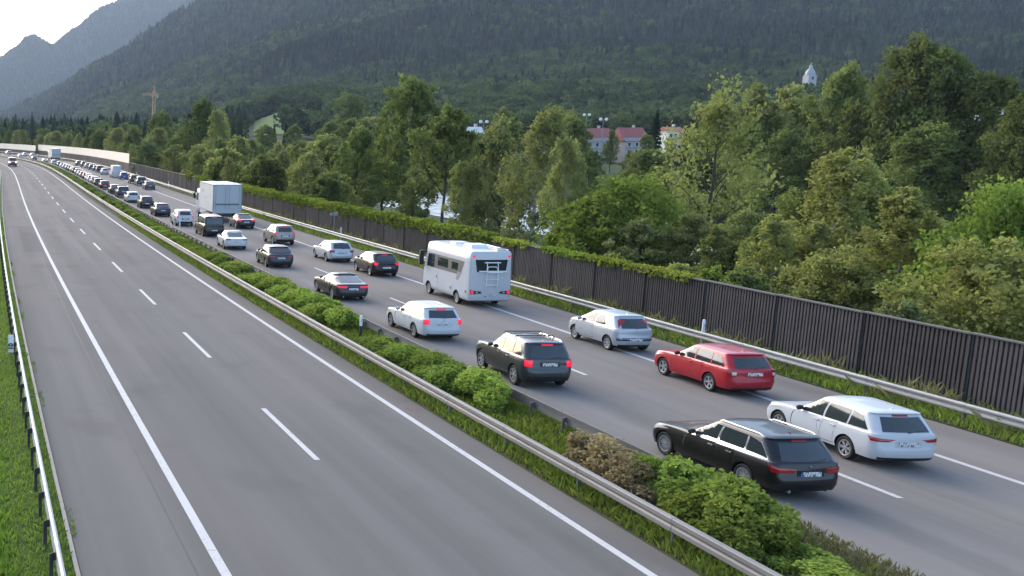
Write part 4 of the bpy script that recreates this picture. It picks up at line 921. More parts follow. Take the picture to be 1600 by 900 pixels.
box_truck('big white box truck with closed rear doors beside the noise wall', 112.5, 20.5, 1.08)
box_truck('far small grey box truck against the cream topped noise wall', 369, 21.9, 1.08)
t = empty('panel_van'); prop(t, 'white panel van with a tall plain body behind a small blue car', 'van')
c = Body(box_levels(5.9, 2.05, .3, 2.6, 1.0, .7, .18, .08, .4, .12)); c.mesh('body', [P['vanwhite'], M['arch']], t, [(2.0, .34, .4, 1.02), (-1.75, .34, .4, 1.02)])
c.add('door_window', [('x', 1.5, 2.2), ('x', .5, 2.2), ('x', .5, 1.45), ('x', 1.9, 1.4)], M['glass'], t, 5, 4, .006, True); c.add('windscreen', [('e', -9, 2.2), ('e', 9, 2.2), ('e', 9, 1.45), ('e', -9, 1.45)], M['glass'], t, 8, 4, .006)
c.add('tail_light', [('y', .97, 1.3), ('y', .86, 1.3), ('y', .86, .8), ('y', .97, .8)], M['lamp'], t, 3, 4, .01, True)
c.add('rear_door', [('y', -.84, 2.35), ('y', .84, 2.35), ('y', .84, .6), ('y', -.84, .6)], P['vanwhite'], t, 8, 5, .006)
for x in (2.0, -1.75):
    for sy in (1, -1): wheel(t, x, sy * .9, .34, .22, 8)
put(t, 233 + 2.95, 21.9)

# ------------------------------------------------------------------ vegetation
def leaves_mesh(name, C, size, tint, smooth=False, up=0.0, aspect=1.5):
    """one bent diamond leaf clump per centre C (n,3)"""
    n = len(C); d = rng.normal(size=(n, 3)); d[:, 2] += up; d /= np.linalg.norm(d, axis=1, keepdims=True)
    a = np.cross(d, rng.normal(size=(n, 3))); a /= np.linalg.norm(a, axis=1, keepdims=True); b = np.cross(d, a)
    s = (np.zeros(n) + size) * rng.uniform(.6, 1.4, n); s = s[:, None]
    V = np.stack([C - a * s * aspect, C - b * s + d * s * .25, C + a * s * aspect, C + b * s + d * s * .25], 1).reshape(-1, 3)
    F = np.arange(4 * n).reshape(n, 4)
    me = np_mesh(name, V, F)
    at = me.attributes.new('tint', 'FLOAT', 'FACE'); t = np.zeros(len(me.polygons), np.float32); t[:] = np.clip(tint, 0, 1)[:len(t)]; at.data.foreach_set('value', t)
    return me
M['bark'] = plain('bark', (0.065, 0.055, 0.045), 0.9, var=0.4, scale=4)
M['birchbark'] = plain('birch_bark', (0.34, 0.33, 0.31), 0.8, var=0.5, scale=3)
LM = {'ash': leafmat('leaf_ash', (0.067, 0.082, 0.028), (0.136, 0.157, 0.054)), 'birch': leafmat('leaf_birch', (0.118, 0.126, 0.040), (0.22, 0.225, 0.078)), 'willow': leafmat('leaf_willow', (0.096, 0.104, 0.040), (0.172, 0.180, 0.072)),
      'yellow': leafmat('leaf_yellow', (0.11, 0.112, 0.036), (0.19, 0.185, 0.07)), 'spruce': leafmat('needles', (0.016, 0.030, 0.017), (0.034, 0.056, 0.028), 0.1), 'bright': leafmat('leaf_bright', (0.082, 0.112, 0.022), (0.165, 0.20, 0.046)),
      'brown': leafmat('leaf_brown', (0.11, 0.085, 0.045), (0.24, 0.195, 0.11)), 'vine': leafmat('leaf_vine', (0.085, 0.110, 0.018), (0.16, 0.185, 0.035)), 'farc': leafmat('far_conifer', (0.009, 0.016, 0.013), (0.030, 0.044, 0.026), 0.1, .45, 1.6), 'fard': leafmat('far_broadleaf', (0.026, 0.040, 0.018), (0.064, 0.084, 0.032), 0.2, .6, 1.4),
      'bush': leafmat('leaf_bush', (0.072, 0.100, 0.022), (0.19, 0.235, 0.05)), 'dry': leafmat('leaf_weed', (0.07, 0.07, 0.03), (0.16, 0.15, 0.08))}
def tree_src(kind, seed, h=12.0, w=6.0, n=9000, leaf=.11, mat='ash', bark='bark', lobes=16, base=.22, droop=0.0, gap=.0, narrow=1.0, top=1.0, bare=0.0):
    """crown of lobes of leaf clumps carried by limbs; returns (trunk mesh, crown mesh) around the origin"""
    global rng
    rng = np.random.default_rng(seed); rnd = random.Random(seed); tb = MB()
    lean = rng.normal(0, .03, 2) * h; tr = []
    for i in range(9):
        t = i / 8; tr.append(Vector((lean[0] * t * t + rnd.uniform(-.06, .06) * t * w * .3, lean[1] * t * t + rnd.uniform(-.06, .06) * t * w * .3, h * .93 * t)))
    tb.tube(tr, [max(.025, h * .017 * (1 - .9 * i / 8) + (h * .008 if i == 0 else 0)) for i in range(9)], 7)
    C = []; T = []
    def at(z):
        k = min(max(z / (h * .93) * 8, 0), 7.999); i = int(k); return tr[i].lerp(tr[i + 1], k - i)
    for l in range(lobes):
        t = base + (1 - base) * ((l + rnd.random()) / lobes) ** .9; z = h * t * .97
        env = w / 2 * (math.sin(math.pi * min(1, ((t - base) / (1 - base)) * .80 + .20)) ** .7) * narrow
        ang = l * 2.399 + rnd.uniform(-.5, .5); rad = env * (rnd.uniform(.35, .85) if t < .93 else .1)
        c = at(z) + Vector((math.cos(ang) * rad, math.sin(ang) * rad, 0)); lr = w * rnd.uniform(.13, .24) * (1.1 - .35 * t) * top
        s0 = at(max(.1, z - rad * .9 - .3)); md = s0.lerp(c, .5) + Vector((0, 0, .1 * rad)); r0 = h * .006 * (1.15 - t)
        tb.tube([s0, md, c], [r0 * 1.3, r0 * .9, r0 * .35], 5, cap=False)
        for q in range(3):
            dv = Vector((rnd.gauss(0, 1), rnd.gauss(0, 1), rnd.gauss(.3, .6))).normalized() * lr * 1.05; tb.tube([md.lerp(c, rnd.uniform(.2, 1)), c + dv], [r0 * .4, .012], 4, cap=False)
        m = int(n / lobes * rnd.uniform(.6, 1.4) * (1 - bare)); lt = rnd.gauss(.5, .2)
        sub = rng.normal(size=(max(5, m // 55), 3)); sub /= np.linalg.norm(sub, axis=1, keepdims=True); sub *= (rng.uniform(.45, 1.0, len(sub)) ** .6)[:, None]
        k = rng.integers(0, len(sub), m); p = sub[k] + rng.normal(0, .17 + gap * .1, (m, 3)); p = p * np.array([lr * 1.15, lr * 1.15, lr * (1.0 + droop * .7)])
        if droop: p[:, 2] -= droop * (p[:, 0] ** 2 + p[:, 1] ** 2) / max(lr, .1) * .35
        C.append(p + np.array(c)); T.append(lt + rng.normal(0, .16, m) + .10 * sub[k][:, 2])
    C = np.concatenate(C); T = np.concatenate(T); keep = C[:, 2] > .15; C, T = C[keep], T[keep]
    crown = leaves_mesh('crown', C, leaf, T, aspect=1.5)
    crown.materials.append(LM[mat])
    tk = tb.build('trunk', M[bark], None, True); tm = tk.data; bpy.data.objects.remove(tk)
    return tm, crown, h
def spruce_src(seed, h=14, w=5.0, n=6500):
    global rng
    rng = np.random.default_rng(seed); tb = MB(); tb.tube([(0, 0, 0), (0, 0, h * .5), (0, 0, h)], [h * .014, h * .009, .02], 7)
    t = rng.uniform(0.06, 1, n) ** 1.25; tier = np.round(t * 15) / 15; t2 = tier + rng.normal(0, .012, n); r = (1 - t2) ** .85 * w / 2 * rng.uniform(.15, 1.05, n) ** .6; a = np.round(rng.uniform(0, 2 * np.pi, n) * 3 + tier * 40) / 3 + rng.normal(0, .12, n)
    C = np.stack([r * np.cos(a), r * np.sin(a), h * np.clip(t2, .05, 1) - r * .30], 1)
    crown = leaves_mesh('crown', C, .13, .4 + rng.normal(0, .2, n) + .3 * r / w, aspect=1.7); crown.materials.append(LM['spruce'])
    tk = tb.build('trunk', M['bark'], None, True); tm = tk.data; bpy.data.objects.remove(tk); return tm, crown, h
SRC = {
    'ash1': tree_src('ash', 1, 16, 11, 15000, .13, 'ash', lobes=24), 'ash2': tree_src('ash', 2, 15, 9, 13000, .13, 'ash', lobes=20, narrow=.9), 'ash3': tree_src('ash', 3, 18, 12, 16000, .14, 'ash', lobes=28, base=.15),
    'wil1': tree_src('wil', 4, 13, 9, 13000, .12, 'willow', lobes=22, base=.12), 'wil2': tree_src('wil', 5, 15, 8, 12000, .12, 'willow', lobes=20, base=.15, droop=.3),
    'bir1': tree_src('bir', 6, 13, 6, 12000, .085, 'birch', 'birchbark', lobes=26, base=.16, droop=.6, narrow=.9), 'bir2': tree_src('bir', 7, 12, 5.4, 10000, .085, 'birch', 'birchbark', lobes=22, base=.2, droop=.5, narrow=.85), 'bir3': tree_src('bir', 8, 15, 7, 13000, .09, 'willow', 'birchbark', lobes=26, base=.25, droop=.7, narrow=.9),
    'yel1': tree_src('yel', 9, 15, 8.5, 5200, .11, 'yellow', lobes=24, base=.3, gap=1, bare=.2), 'dark1': tree_src('drk', 10, 13, 9, 7000, .12, 'ash', lobes=15, base=.5),
    'bus1': tree_src('bus', 12, 5, 5.5, 9000, .085, 'bright', lobes=16, base=.03), 'bus2': tree_src('bus', 13, 5, 5, 8000, .085, 'birch', lobes=16, base=.03), 'bus3': tree_src('bus', 14, 6, 5, 9000, .09, 'ash', lobes=18, base=.04), 'bus4': tree_src('bus', 15, 5.5, 5.5, 8000, .085, 'willow', lobes=16, base=.03),
    'bus5': tree_src('bus', 18, 9, 11, 20000, .09, 'bright', lobes=34, base=.03), 'bus6': tree_src('bus', 19, 8, 9, 18000, .085, 'birch', lobes=30, base=.03),
    'spr1': spruce_src(16), 'spr2': spruce_src(17, 16, 5.5, 7500)}
def plant(key, x, y, hgt, label, group=None, name='tree', wide=1.0, rz=None, z=None, cat='tree'):
    tm, cm, h0 = SRC[key]
    z = float(ground_z(np.array([x]), np.array([y]))[0]) if z is None else z
    r_ = empty(name, (x, y, z), random.uniform(0, 6.28) if rz is None else rz); k = hgt / h0; r_.scale = (k * wide, k * wide, k); prop(r_, label, cat, group)
    for nm, me in (('trunk', tm), ('crown', cm)):
        o = bpy.data.objects.new(nm, me); COL.objects.link(o); o.parent = r_
    return r_
def plant_px(key, u, vtop, y, label, group=None, name='tree', wide=1.0, **kw):
    """stand a plant at forward distance y (or, under 125, that far across from the road) with its top at the height seen at image row vtop"""
    if y < 125: y = (y + XA) * FPX / u
    zt = ztop(y, vtop); x = xat(u, y, zt * .4); g = float(ground_z(np.array([x]), np.array([y]))[0])
    return plant(key, x, y, zt - g, label, group, name, wide, **kw)
GF = 'trees of the riverside belt behind the noise wall'
KEY = [  # key, u, top row, forward distance, label, width factor, name
    ('ash2', 640, 118, 46, 'tallest green tree left of centre, upright with a ragged top', .8, 'broadleaf_tree'), ('ash1', 600, 190, 50, 'dark green broad tree at the foot of the tallest left tree', .8, 'broadleaf_tree'),
    ('dark1', 695, 172, 42, 'tree with dark forked trunk and thin crown above the hedge of creepers', .85, 'broadleaf_tree'),
    ('bir3', 835, 170, 41, 'grey-green birch with pale trunk right of the motorhome roof line', .95, 'birch_tree'), ('bir3', 885, 215, 37, 'slender birch with a white stem in front of the pale river', .7, 'birch_tree'), ('wil2', 785, 185, 44, 'loose grey-green tree left of the pale birch', .8, 'broadleaf_tree'),
    ('yel1', 1110, 138, 46, 'sparse yellowish tree with bare twigs on top', .85, 'broadleaf_tree'), ('bus5', 985, 290, 39, 'yellow-green spreading bush left of the sparse yellowish tree', 1.15, 'shrub'),
    ('spr1', 1023, 172, 300, 'dark narrow spruce standing before the white house', .9, 'spruce_tree'),
    ('bir1', 1290, 238, 41, 'bushy olive birch in the middle of the right foreground', 1.15, 'birch_tree'), ('bir2', 1405, 292, 37, 'olive birch with a white trunk right above the noise wall', 1.2, 'birch_tree'), ('bir1', 1335, 262, 43, 'tall olive birch between two bushier birches', .9, 'birch_tree'),
    ('bir2', 1180, 352, 37, 'small olive birch beside the pale flowering bush', 1.1, 'birch_tree'), ('bir1', 1240, 300, 42, 'olive birch in the left half of the right birch thicket', 1.1, 'birch_tree'), ('bir2', 1265, 345, 38, 'short olive birch standing low in the right thicket', 1.2, 'birch_tree'), ('bir2', 1365, 282, 44, 'olive birch in the right half of the thicket', 1.1, 'birch_tree'), ('bir1', 1440, 335, 40, 'olive birch at the right end of the thicket', 1.15, 'birch_tree'), ('bir2', 1472, 372, 37, 'short olive birch rightmost in the thicket before the dark gap', 1.1, 'birch_tree'), ('bus6', 1320, 400, 34, 'low olive bush at the foot of the thicket', 1.1, 'shrub'),
    ('ash2', 748, 208, 150, 'round tree before the small white gable', .7, 'broadleaf_tree'),
    ('wil1', 1075, 335, 39, 'grey-green bush under the sparse yellowish tree', .9, 'shrub'), ('bir2', 1115, 350, 37, 'young birch between the yellowish tree and the flowering bush', 1.0, 'birch_tree'), ('ash1', 955, 205, 330, 'dark round tree standing between the two red roofs', .55, 'broadleaf_tree'), ('ash2', 1008, 208, 290, 'green tree touching the left side of the dark spruce', .7, 'broadleaf_tree'), ('wil1', 915, 236, 250, 'bushy tree below the left red roof', .9, 'broadleaf_tree'), ('ash3', 985, 238, 240, 'bushy tree below the right red roof', .9, 'broadleaf_tree'), ('ash1', 1045, 224, 260, 'round tree below the bright white house', .8, 'broadleaf_tree'),
    ('wil1', 1150, 330, 40, 'grey-green bush with pale flower heads behind the wall', .9, 'shrub'), ('bir2', 1205, 335, 36, 'light olive young birch left of the bushy birches', 1.1, 'birch_tree'),
    ('bus6', 1545, 392, 34, 'rounded olive bush close to the right frame edge', 1.15, 'shrub'), ('bus5', 1592, 318, 38, 'bright green leafy bush at the right frame edge', .8, 'shrub'), ('bus4', 1240, 430, 33, 'low grey-green bush just above the wall top', 1.0, 'shrub'),
    ('ash3', 1385, 72, 112, 'tallest dark green tree on the right, twin crowned', .85, 'broadleaf_tree'), ('ash1', 1470, 88, 114, 'dark green tree right of the twin crowned one', .8, 'broadleaf_tree'), ('ash2', 1535, 112, 116, 'dark green tree sloping down towards the right edge', .9, 'broadleaf_tree'), ('ash3', 1300, 112, 112, 'dark green tree beside the church dome', .8, 'broadleaf_tree'),
    ('wil1', 1240, 135, 115, 'mid green round tree just below the church dome', .85, 'broadleaf_tree'), ('wil2', 1185, 132, 110, 'grey-green tall tree right of the sparse yellowish tree', .85, 'broadleaf_tree'), ('ash1', 1590, 160, 108, 'green tree cut by the right frame edge', .8, 'broadleaf_tree'), ('ash2', 1440, 190, 109, 'shady tree under the tall right crowns', 1.0, 'broadleaf_tree'), ('ash2', 1320, 200, 109, 'shady tree behind the bushy birches', 1.0, 'broadleaf_tree'), ('ash3', 1560, 230, 108, 'dark tree above the olive bush at the right', .9, 'broadleaf_tree'),
    ('ash1', 320, 160, 46, 'big rounded green tree right of the crane', .9, 'broadleaf_tree'), ('bir3', 345, 172, 42, 'green birch with white stem beside the box truck', .8, 'birch_tree'), ('ash2', 252, 172, 50, 'green tree below the crane', .9, 'broadleaf_tree'), ('spr2', 181, 174, 480, 'dark spruce standing clear left of the crane', 1.0, 'spruce_tree'),
    ('ash2', 545, 145, 480, 'dark green tree beyond the river on the lower slope', 1.0, 'broadleaf_tree'), ('spr2', 24, 178, 700, 'dark spruce far left above the cream wall', 1.0, 'spruce_tree'), ('spr1', 50, 176, 720, 'narrow dark spruce second from the left edge', .9, 'spruce_tree'), ('spr2', 85, 178, 690, 'dark spruce between the left edge and the lone spruce', 1.0, 'spruce_tree')]
for k, u, v, y, lab, wd, nm in KEY: plant_px(k, u, v, y, lab, None, nm, wd)

# belt between the wall and the river, far bank, and the wood at the far left: each tree on its own
rr_ = random.Random(77); cnt = 0
def belt(s0, s1, ds, o0, o1, keys, h0, h1, label, group, name, jit=1.0, wide=1.0, cap=None):
    global cnt
    s = s0
    while s < s1:
        o_ = rr_.uniform(o0, o1); q = road(s + rr_.uniform(-.5, .5) * ds * jit, o_)
        hh = rr_.uniform(h0, h1) * (1 if cap is None else cap(s, o_))
        uu = float(u_of(q[0], q[1])); lo = 233 if 893 < uu < 1072 else 194 if 385 < uu < 500 else 214 if 722 < uu < 770 else 0
        if lo:                                                          # the village, the white gable and the meadow stay in sight over the trees
            hh = max(2.0, min(hh, ztop(float(q[1]), lo) - float(ground_z(q[:1], q[1:2])[0])))
        plant(rr_.choice(keys), float(q[0]), float(q[1]), hh, label, group, name, wide * rr_.uniform(.85, 1.2), cat='tree' if 'tree' in name else 'shrub'); cnt += 1
        s += ds * rr_.uniform(.7, 1.3)
belt(26, 84, 3.2, 30.3, 33.0, ['bus2', 'bus4', 'bus3', 'bus2', 'bus1'], 2.0, 3.2, 'leafy bush pressed against the back of the noise wall', 'bushes right behind the noise wall', 'shrub', wide=1.0)
belt(82, 116, 6.5, 30.5, 33.0, ['bus3', 'bus4', 'bus2'], 1.8, 3.0, 'low bush behind the creeper covered wall before the pale river', 'bushes before the pale river', 'shrub')
belt(116, 340, 5.8, 31.5, 37.0, ['bir2', 'bus3', 'wil1', 'bus4', 'bir1', 'bus2'], 4.0, 8.0, 'young green tree directly behind the left half of the wall', GF, 'young_tree', wide=1.1)
belt(32, 84, 3.6, 34, 47, ['bir2', 'bus4', 'bir1', 'wil1', 'bus2', 'bir1', 'bus1'], 4.0, 7.0, 'olive young birch between the wall and the river', GF, 'birch_tree', wide=1.0)
belt(84, 130, 11, 40, 60, ['bir3', 'bir1', 'wil2', 'dark1'], 7.5, 10, 'thin green tree before the pale river', 'thin trees before the pale river', 'broadleaf_tree')
belt(130, 340, 5.4, 40, 60, ['ash1', 'ash2', 'wil1', 'wil2', 'bir3', 'bir1', 'ash3'], 8.0, 11.8, 'green riverside tree in the dense belt left of centre', GF, 'broadleaf_tree', cap=lambda s, o: 1.0)
belt(60, 190, 4.2, 106, 124, ['ash1', 'ash2', 'wil1', 'ash3', 'wil2'], 9.0, 14.0, 'dark green tree on the far river bank', GF, 'broadleaf_tree', wide=1.05, cap=lambda s, o: .55 if 860 < FPX * (o + XA) / s < 1085 else 1.0)
belt(190, 420, 9.0, 104, 136, ['ash1', 'ash2', 'wil1', 'ash3', 'wil2'], 13, 18, 'dark green tree on the far river bank', GF, 'broadleaf_tree', wide=1.05)
belt(270, 660, 7.0, 32, 60, ['ash1', 'ash2', 'wil1', 'ash3', 'wil2', 'bir3'], 9, 14, 'green tree rising behind the cream topped wall', 'trees behind the cream topped wall', 'broadleaf_tree', wide=1.0)
belt(440, 760, 12.0, 70, 150, ['spr1', 'spr2', 'spr2', 'ash2'], 15, 22, 'dark tall tree in the far wood behind the cream wall', 'trees of the far dark wood', 'tree', wide=1.0)

# creepers over the top of the noise wall
def creeper_src(seed, L, n, over, hgt):
    global rng
    rng = np.random.default_rng(seed); k = rng.uniform(0, L, n); bump = .5 + .5 * np.sin(k * 1.7 + seed) * np.sin(k * .6 + 2 * seed)
    C = np.stack([k, rng.normal(0.0, .22, n) - over * .12, rng.uniform(-over, hgt, n) * (.4 + .7 * bump)], 1); C[:, 1] -= np.where(C[:, 2] < 0, .12, 0)
    me = leaves_mesh('creeper', C, .075, .5 + rng.normal(0, .2, n), aspect=1.3); me.materials.append(LM['vine']); return me
CR = [creeper_src(s, PW * 1.1, 2600, .55 + .3 * (s % 2), .42) for s in (1, 2, 3)]; CT = [creeper_src(s + 7, PW * 1.05, 900, .30, .16) for s in (1, 2)]
def creeper(me, s, label):
    a = Vector(road(s, WOFF, WH)); d = Vector(road(s + PW, WOFF)) - Vector(road(s, WOFF)); o = bpy.data.objects.new('creeper', me); COL.objects.link(o); o.location = a; o.rotation_euler = (0, 0, math.atan2(d.y, d.x)); prop(o, label, 'creeper', 'creepers hanging over the noise wall')
CRS = 34.54
for n in range(8, 25): creeper(CR[n % 3], CRS + (n - .3) * PW, 'thick yellow-green creeper spilling over the wall left of the motorhome')
for n in (3, 4, 5): creeper(CT[n % 2], CRS + (n + .2) * PW, 'thin yellowish creeper along the wall top right of the motorhome')
creeper(CT[0], CRS + 6.6 * PW, 'short creeper tuft on the wall behind the motorhome roof')
for n in (29, 30, 32): creeper(CR[n % 3], CRS + n * PW, 'light green creeper on the wall just left of the box truck')

# median shrubs
def shrub_src(seed, n, leaf, mat, rx, ry, h):
    global rng
    rng = np.random.default_rng(seed); L = []; T = []
    for _ in range(22):
        c = np.array([rng.uniform(-.75, .75) * rx, rng.uniform(-.62, .62) * ry, 0]); c[2] = h * rng.uniform(.25, .80) * (1 - .45 * (c[0] / rx) ** 2 - .35 * (c[1] / ry) ** 2); m = int(n / 22 * rng.uniform(.6, 1.4)); p = rng.normal(size=(m, 3)); p /= np.linalg.norm(p, axis=1, keepdims=True); p *= (rng.uniform(.5, 1, m) ** .5)[:, None]
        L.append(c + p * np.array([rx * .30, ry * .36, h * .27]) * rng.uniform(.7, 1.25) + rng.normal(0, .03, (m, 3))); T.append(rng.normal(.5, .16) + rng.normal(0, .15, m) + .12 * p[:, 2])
    L = np.concatenate(L); T = np.concatenate(T); k = L[:, 2] > .02
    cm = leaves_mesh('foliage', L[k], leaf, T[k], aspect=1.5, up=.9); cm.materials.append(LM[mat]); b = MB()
    for _ in range(9): q = rng.normal(0, .3, 2); b.tube([(q[0] * .3, q[1] * .3, 0), (q[0] * rx, q[1] * ry, h * .6)], [.03, .012], 4, cap=False)
    t = b.build('stems', M['bark'], None); tm = t.data; bpy.data.objects.remove(t); return tm, cm
SH = {'g1': shrub_src(31, 9000, .036, 'bush', 1.5, .95, 1.25), 'g2': shrub_src(32, 9000, .036, 'bush', 1.7, .9, 1.15), 'b1': shrub_src(33, 9000, .036, 'bright', 1.3, .9, 1.1), 'br': shrub_src(34, 8000, .036, 'brown', 1.5, .9, 1.25)}
def shrub(key, s, off, k, label, kz=1.0):
    tm, cm = SH[key]; r_ = empty('shrub', road(s, off, .08), heading(s) + math.pi / 2 + random.uniform(-.2, .2)); k *= 1.1; r_.scale = (k * 1.08, k, k * kz * (.95 if s < 28 else .76)); prop(r_, label, 'shrub', 'shrubs of the median strip')
    for nm, me in (('stems', tm), ('foliage', cm)):
        o = bpy.data.objects.new(nm, me); COL.objects.link(o); o.parent = r_
for a in [('b1', 21.9, 11.3, 1.0, 'bright yellow-green shrub beside the guard rail, nearest of its row', .9), ('g1', 23.2, 11.9, 1.12, 'mid green shrub hiding the black estate wheel', .95), ('g1', 20.2, 11.9, .8, 'low green shrub at the end of the median row', .5), ('br', 25.5, 11.35, .85, 'brownish shrub nearest the black estate rear wheel', .95), ('br', 26.7, 11.5, .9, 'brownish shrub at the grass end of the row by the black estate', .95), ('b1', 24.4, 11.9, 1.05, 'bright green shrub between the brown shrubs and the mid green one', .95),
          ('g2', 34.7, 11.75, 1.0, 'tall green shrub beside the rear wheel of the dark grey SUV', 1.1), ('g1', 37.1, 11.5, 1.0, 'green shrub left of the tall shrub by the SUV', .95), ('g2', 40.2, 11.5, 1.05, 'broad green shrub left of the dark grey SUV', .8), ('g2', 38.6, 11.9, 1.0, 'dark green shrub pressed between two shrubs left of the SUV', .9), ('g1', 41.6, 11.9, .95, 'small green shrub ahead of the dark grey SUV', .75), ('b1', 42.9, 11.5, 1.0, 'low green shrub right of the delineator post', .7), ('g1', 44.6, 12.1, .8, 'small shrub under the white estate front wheel', .6),
          ('g1', 49.6, 11.75, 1.1, 'round green shrub left of the delineator post', .95), ('g2', 53.0, 11.9, 1.15, 'dense green shrub hiding the dark coupe wheel', .9), ('g1', 56.4, 11.9, 1.1, 'dense green shrub left of the dark coupe', .9), ('g1', 51.3, 11.5, 1.1, 'green shrub on the guard rail side of the dense row', .9), ('g2', 54.8, 11.6, 1.1, 'rounded shrub behind the guard rail in the dense row', .85), ('g1', 58.2, 11.7, 1.1, 'shrub by the nose of the dark coupe', .85), ('g2', 60.0, 11.8, 1.15, 'long green shrub in the middle of the median row', .85), ('g1', 64.0, 11.7, 1.1, 'green shrub near the far end of the dense row', .75), ('b1', 69.8, 11.8, 1.1, 'bright green shrub beside the blue-grey estate', .75), ('g2', 75.8, 11.8, 1.1, 'bright low shrub next to the white saloon', .65)]: shrub(*a)
s = 84.0; k = 0
while s < 330:
    shrub(['g1', 'g2', 'b1', 'g1'][k % 4], s, rr_.uniform(11.2, 12.0), rr_.uniform(.8, 1.1), 'low green shrub in the distant part of the median', rr_.uniform(.4, .7)); s += rr_.uniform(3.0, 5.5); k += 1

# grass and weeds as blades
def blades(name, n, s0, s1, o0, o1, h0, h1, mat, zf=None, w=.012, bias=1.0, mask=None):
    global rng
    rng = np.random.default_rng(len(name) * 7 + n % 91); s = s0 + (s1 - s0) * rng.uniform(0, 1, n) ** bias; o = rng.uniform(o0, o1, n)
    if mask is not None: k = mask(s, o); s, o = s[k], o[k]
    n = len(s); p = road(s, o)
    p[:, 2] = (ground_z(p[:, 0], p[:, 1]) if zf is None else p[:, 2] + zf(o)) - .01
    a = rng.uniform(0, 6.28, n); hh = rng.uniform(h0, h1, n); ww = w * (1 + s / 25); d = np.stack([np.cos(a) * ww, np.sin(a) * ww, 0 * a], 1); l = rng.normal(0, .35, (n, 2)) * hh[:, None]
    tip = p + np.column_stack([l, hh]); md = p + np.column_stack([l * .35, hh * .6])
    V = np.stack([p - d, p + d, md + d * .7, tip], 1).reshape(-1, 3); me = np_mesh(name, V, np.arange(4 * n).reshape(n, 4))
    at = me.attributes.new('tint', 'FLOAT', 'FACE'); t = (.35 + .5 * fbm(p[:, 0], p[:, 1], 2.5, 8, 3) + rng.normal(0, .12, n)).astype(np.float32)[:len(me.polygons)]; at.data.foreach_set('value', np.clip(t, 0, 1)); me.materials.append(mat)
    o_ = bpy.data.objects.new(name, me); COL.objects.link(o_); o_['kind'] = 'stuff'; return o_
LM['grass'] = leafmat('grass_blade', (0.07, 0.115, 0.018), (0.13, 0.19, 0.036), .35); LM['mgrass'] = leafmat('median_grass', (0.06, 0.09, 0.018), (0.13, 0.165, 0.036), .35)
mprof = lambda o: np.interp(o, np.linspace(9.8, 14.05, 7), np.array([-0.02, 0.03, 0.1, 0.14, 0.12, 0.05, 0.0]) + .02)
blades('bank_grass', 70000, 18, 120, -9, -4.45, .14, .34, LM['grass'], None, .012, 1.7)
blades('verge_grass', 18000, 18, 120, -4.5, -3.14, .06, .16, LM['mgrass'], lambda o: .03 + 0 * o, .009, 1.5)
blades('median_grass', 60000, 18, 120, 9.88, 13.6, .10, .30, LM['mgrass'], mprof, .010, 1.6, lambda s, o: (o < 11.0) | (s > 24) | (rng.uniform(0, 1, len(s)) < .12))
blades('mulch_weeds', 9000, 17, 25, 11.4, 13.95, .04, .16, LM['dry'], lambda o: .16 + 0 * o, .008, 1.0)
blades('kerb_weeds', 1500, 18, 80, -3.04, -2.86, .03, .12, LM['mgrass'], lambda o: .0 + 0 * o, .008, 1.3, lambda s, o: np.sin(s * 1.1) + np.sin(s * .37) > .9)
blades('roadside_weeds', 26000, 26, 150, 25.5, 28.2, .08, .36, LM['bush'], lambda o: .02 + 0 * o, .009, 1.5)
blades('dry_weeds', 4500, 26, 120, 25.9, 28.0, .3, .8, LM['dry'], lambda o: .02 + 0 * o, .012, 1.5, lambda s, o: np.sin(s * 1.3) > .35)

# ------------------------------------------------------------------ far woods (one mass each): instanced trees on points
def far_conifer(seed, h=18, w=7.6):
    q = np.random.default_rng(seed); V = []; F = []
    for t in range(7):
        z0 = h * (.10 + .88 * t / 7); z1 = min(h, z0 + h * .24); r = w / 2 * (1 - t / 7) ** .8 + .15; b = len(V); k = 9; V.append((q.normal(0, .1), q.normal(0, .1), z1))
        for j in range(k): a = 2 * math.pi * j / k + t; rr = r * q.uniform(.6, 1.2); V.append((rr * math.cos(a), rr * math.sin(a), z0 - rr * q.uniform(.1, .4)))
        for j in range(k): F.append((b, b + 1 + j, b + 1 + (j + 1) % k))
    me = np_mesh('far_conifer', V, F); at = me.attributes.new('tint', 'FLOAT', 'FACE'); at.data.foreach_set('value', np.clip(q.normal(.12 + .25 * seed, .2, len(me.polygons)), 0, 1).astype(np.float32)); me.materials.append(LM['farc']); return me
def far_broad(seed, h=15, w=11, n=330, leaf=.75):
    global rng
    rng = np.random.default_rng(seed); C = []; T = []
    for l in range(9):
        c = np.array([rng.normal(0, w * .2), rng.normal(0, w * .2), h * rng.uniform(.35, .8)]); m = n // 9; p = rng.normal(size=(m, 3)); p /= np.linalg.norm(p, axis=1, keepdims=True); C.append(c + p * np.array([w * .24, w * .24, h * .19])); T.append(rng.normal(.15 + .22 * (seed - 60), .12) + rng.normal(0, .16, m))
    me = leaves_mesh('far_broadleaf', np.concatenate(C), leaf, np.concatenate(T), aspect=1.2); me.materials.append(LM['fard']); return me
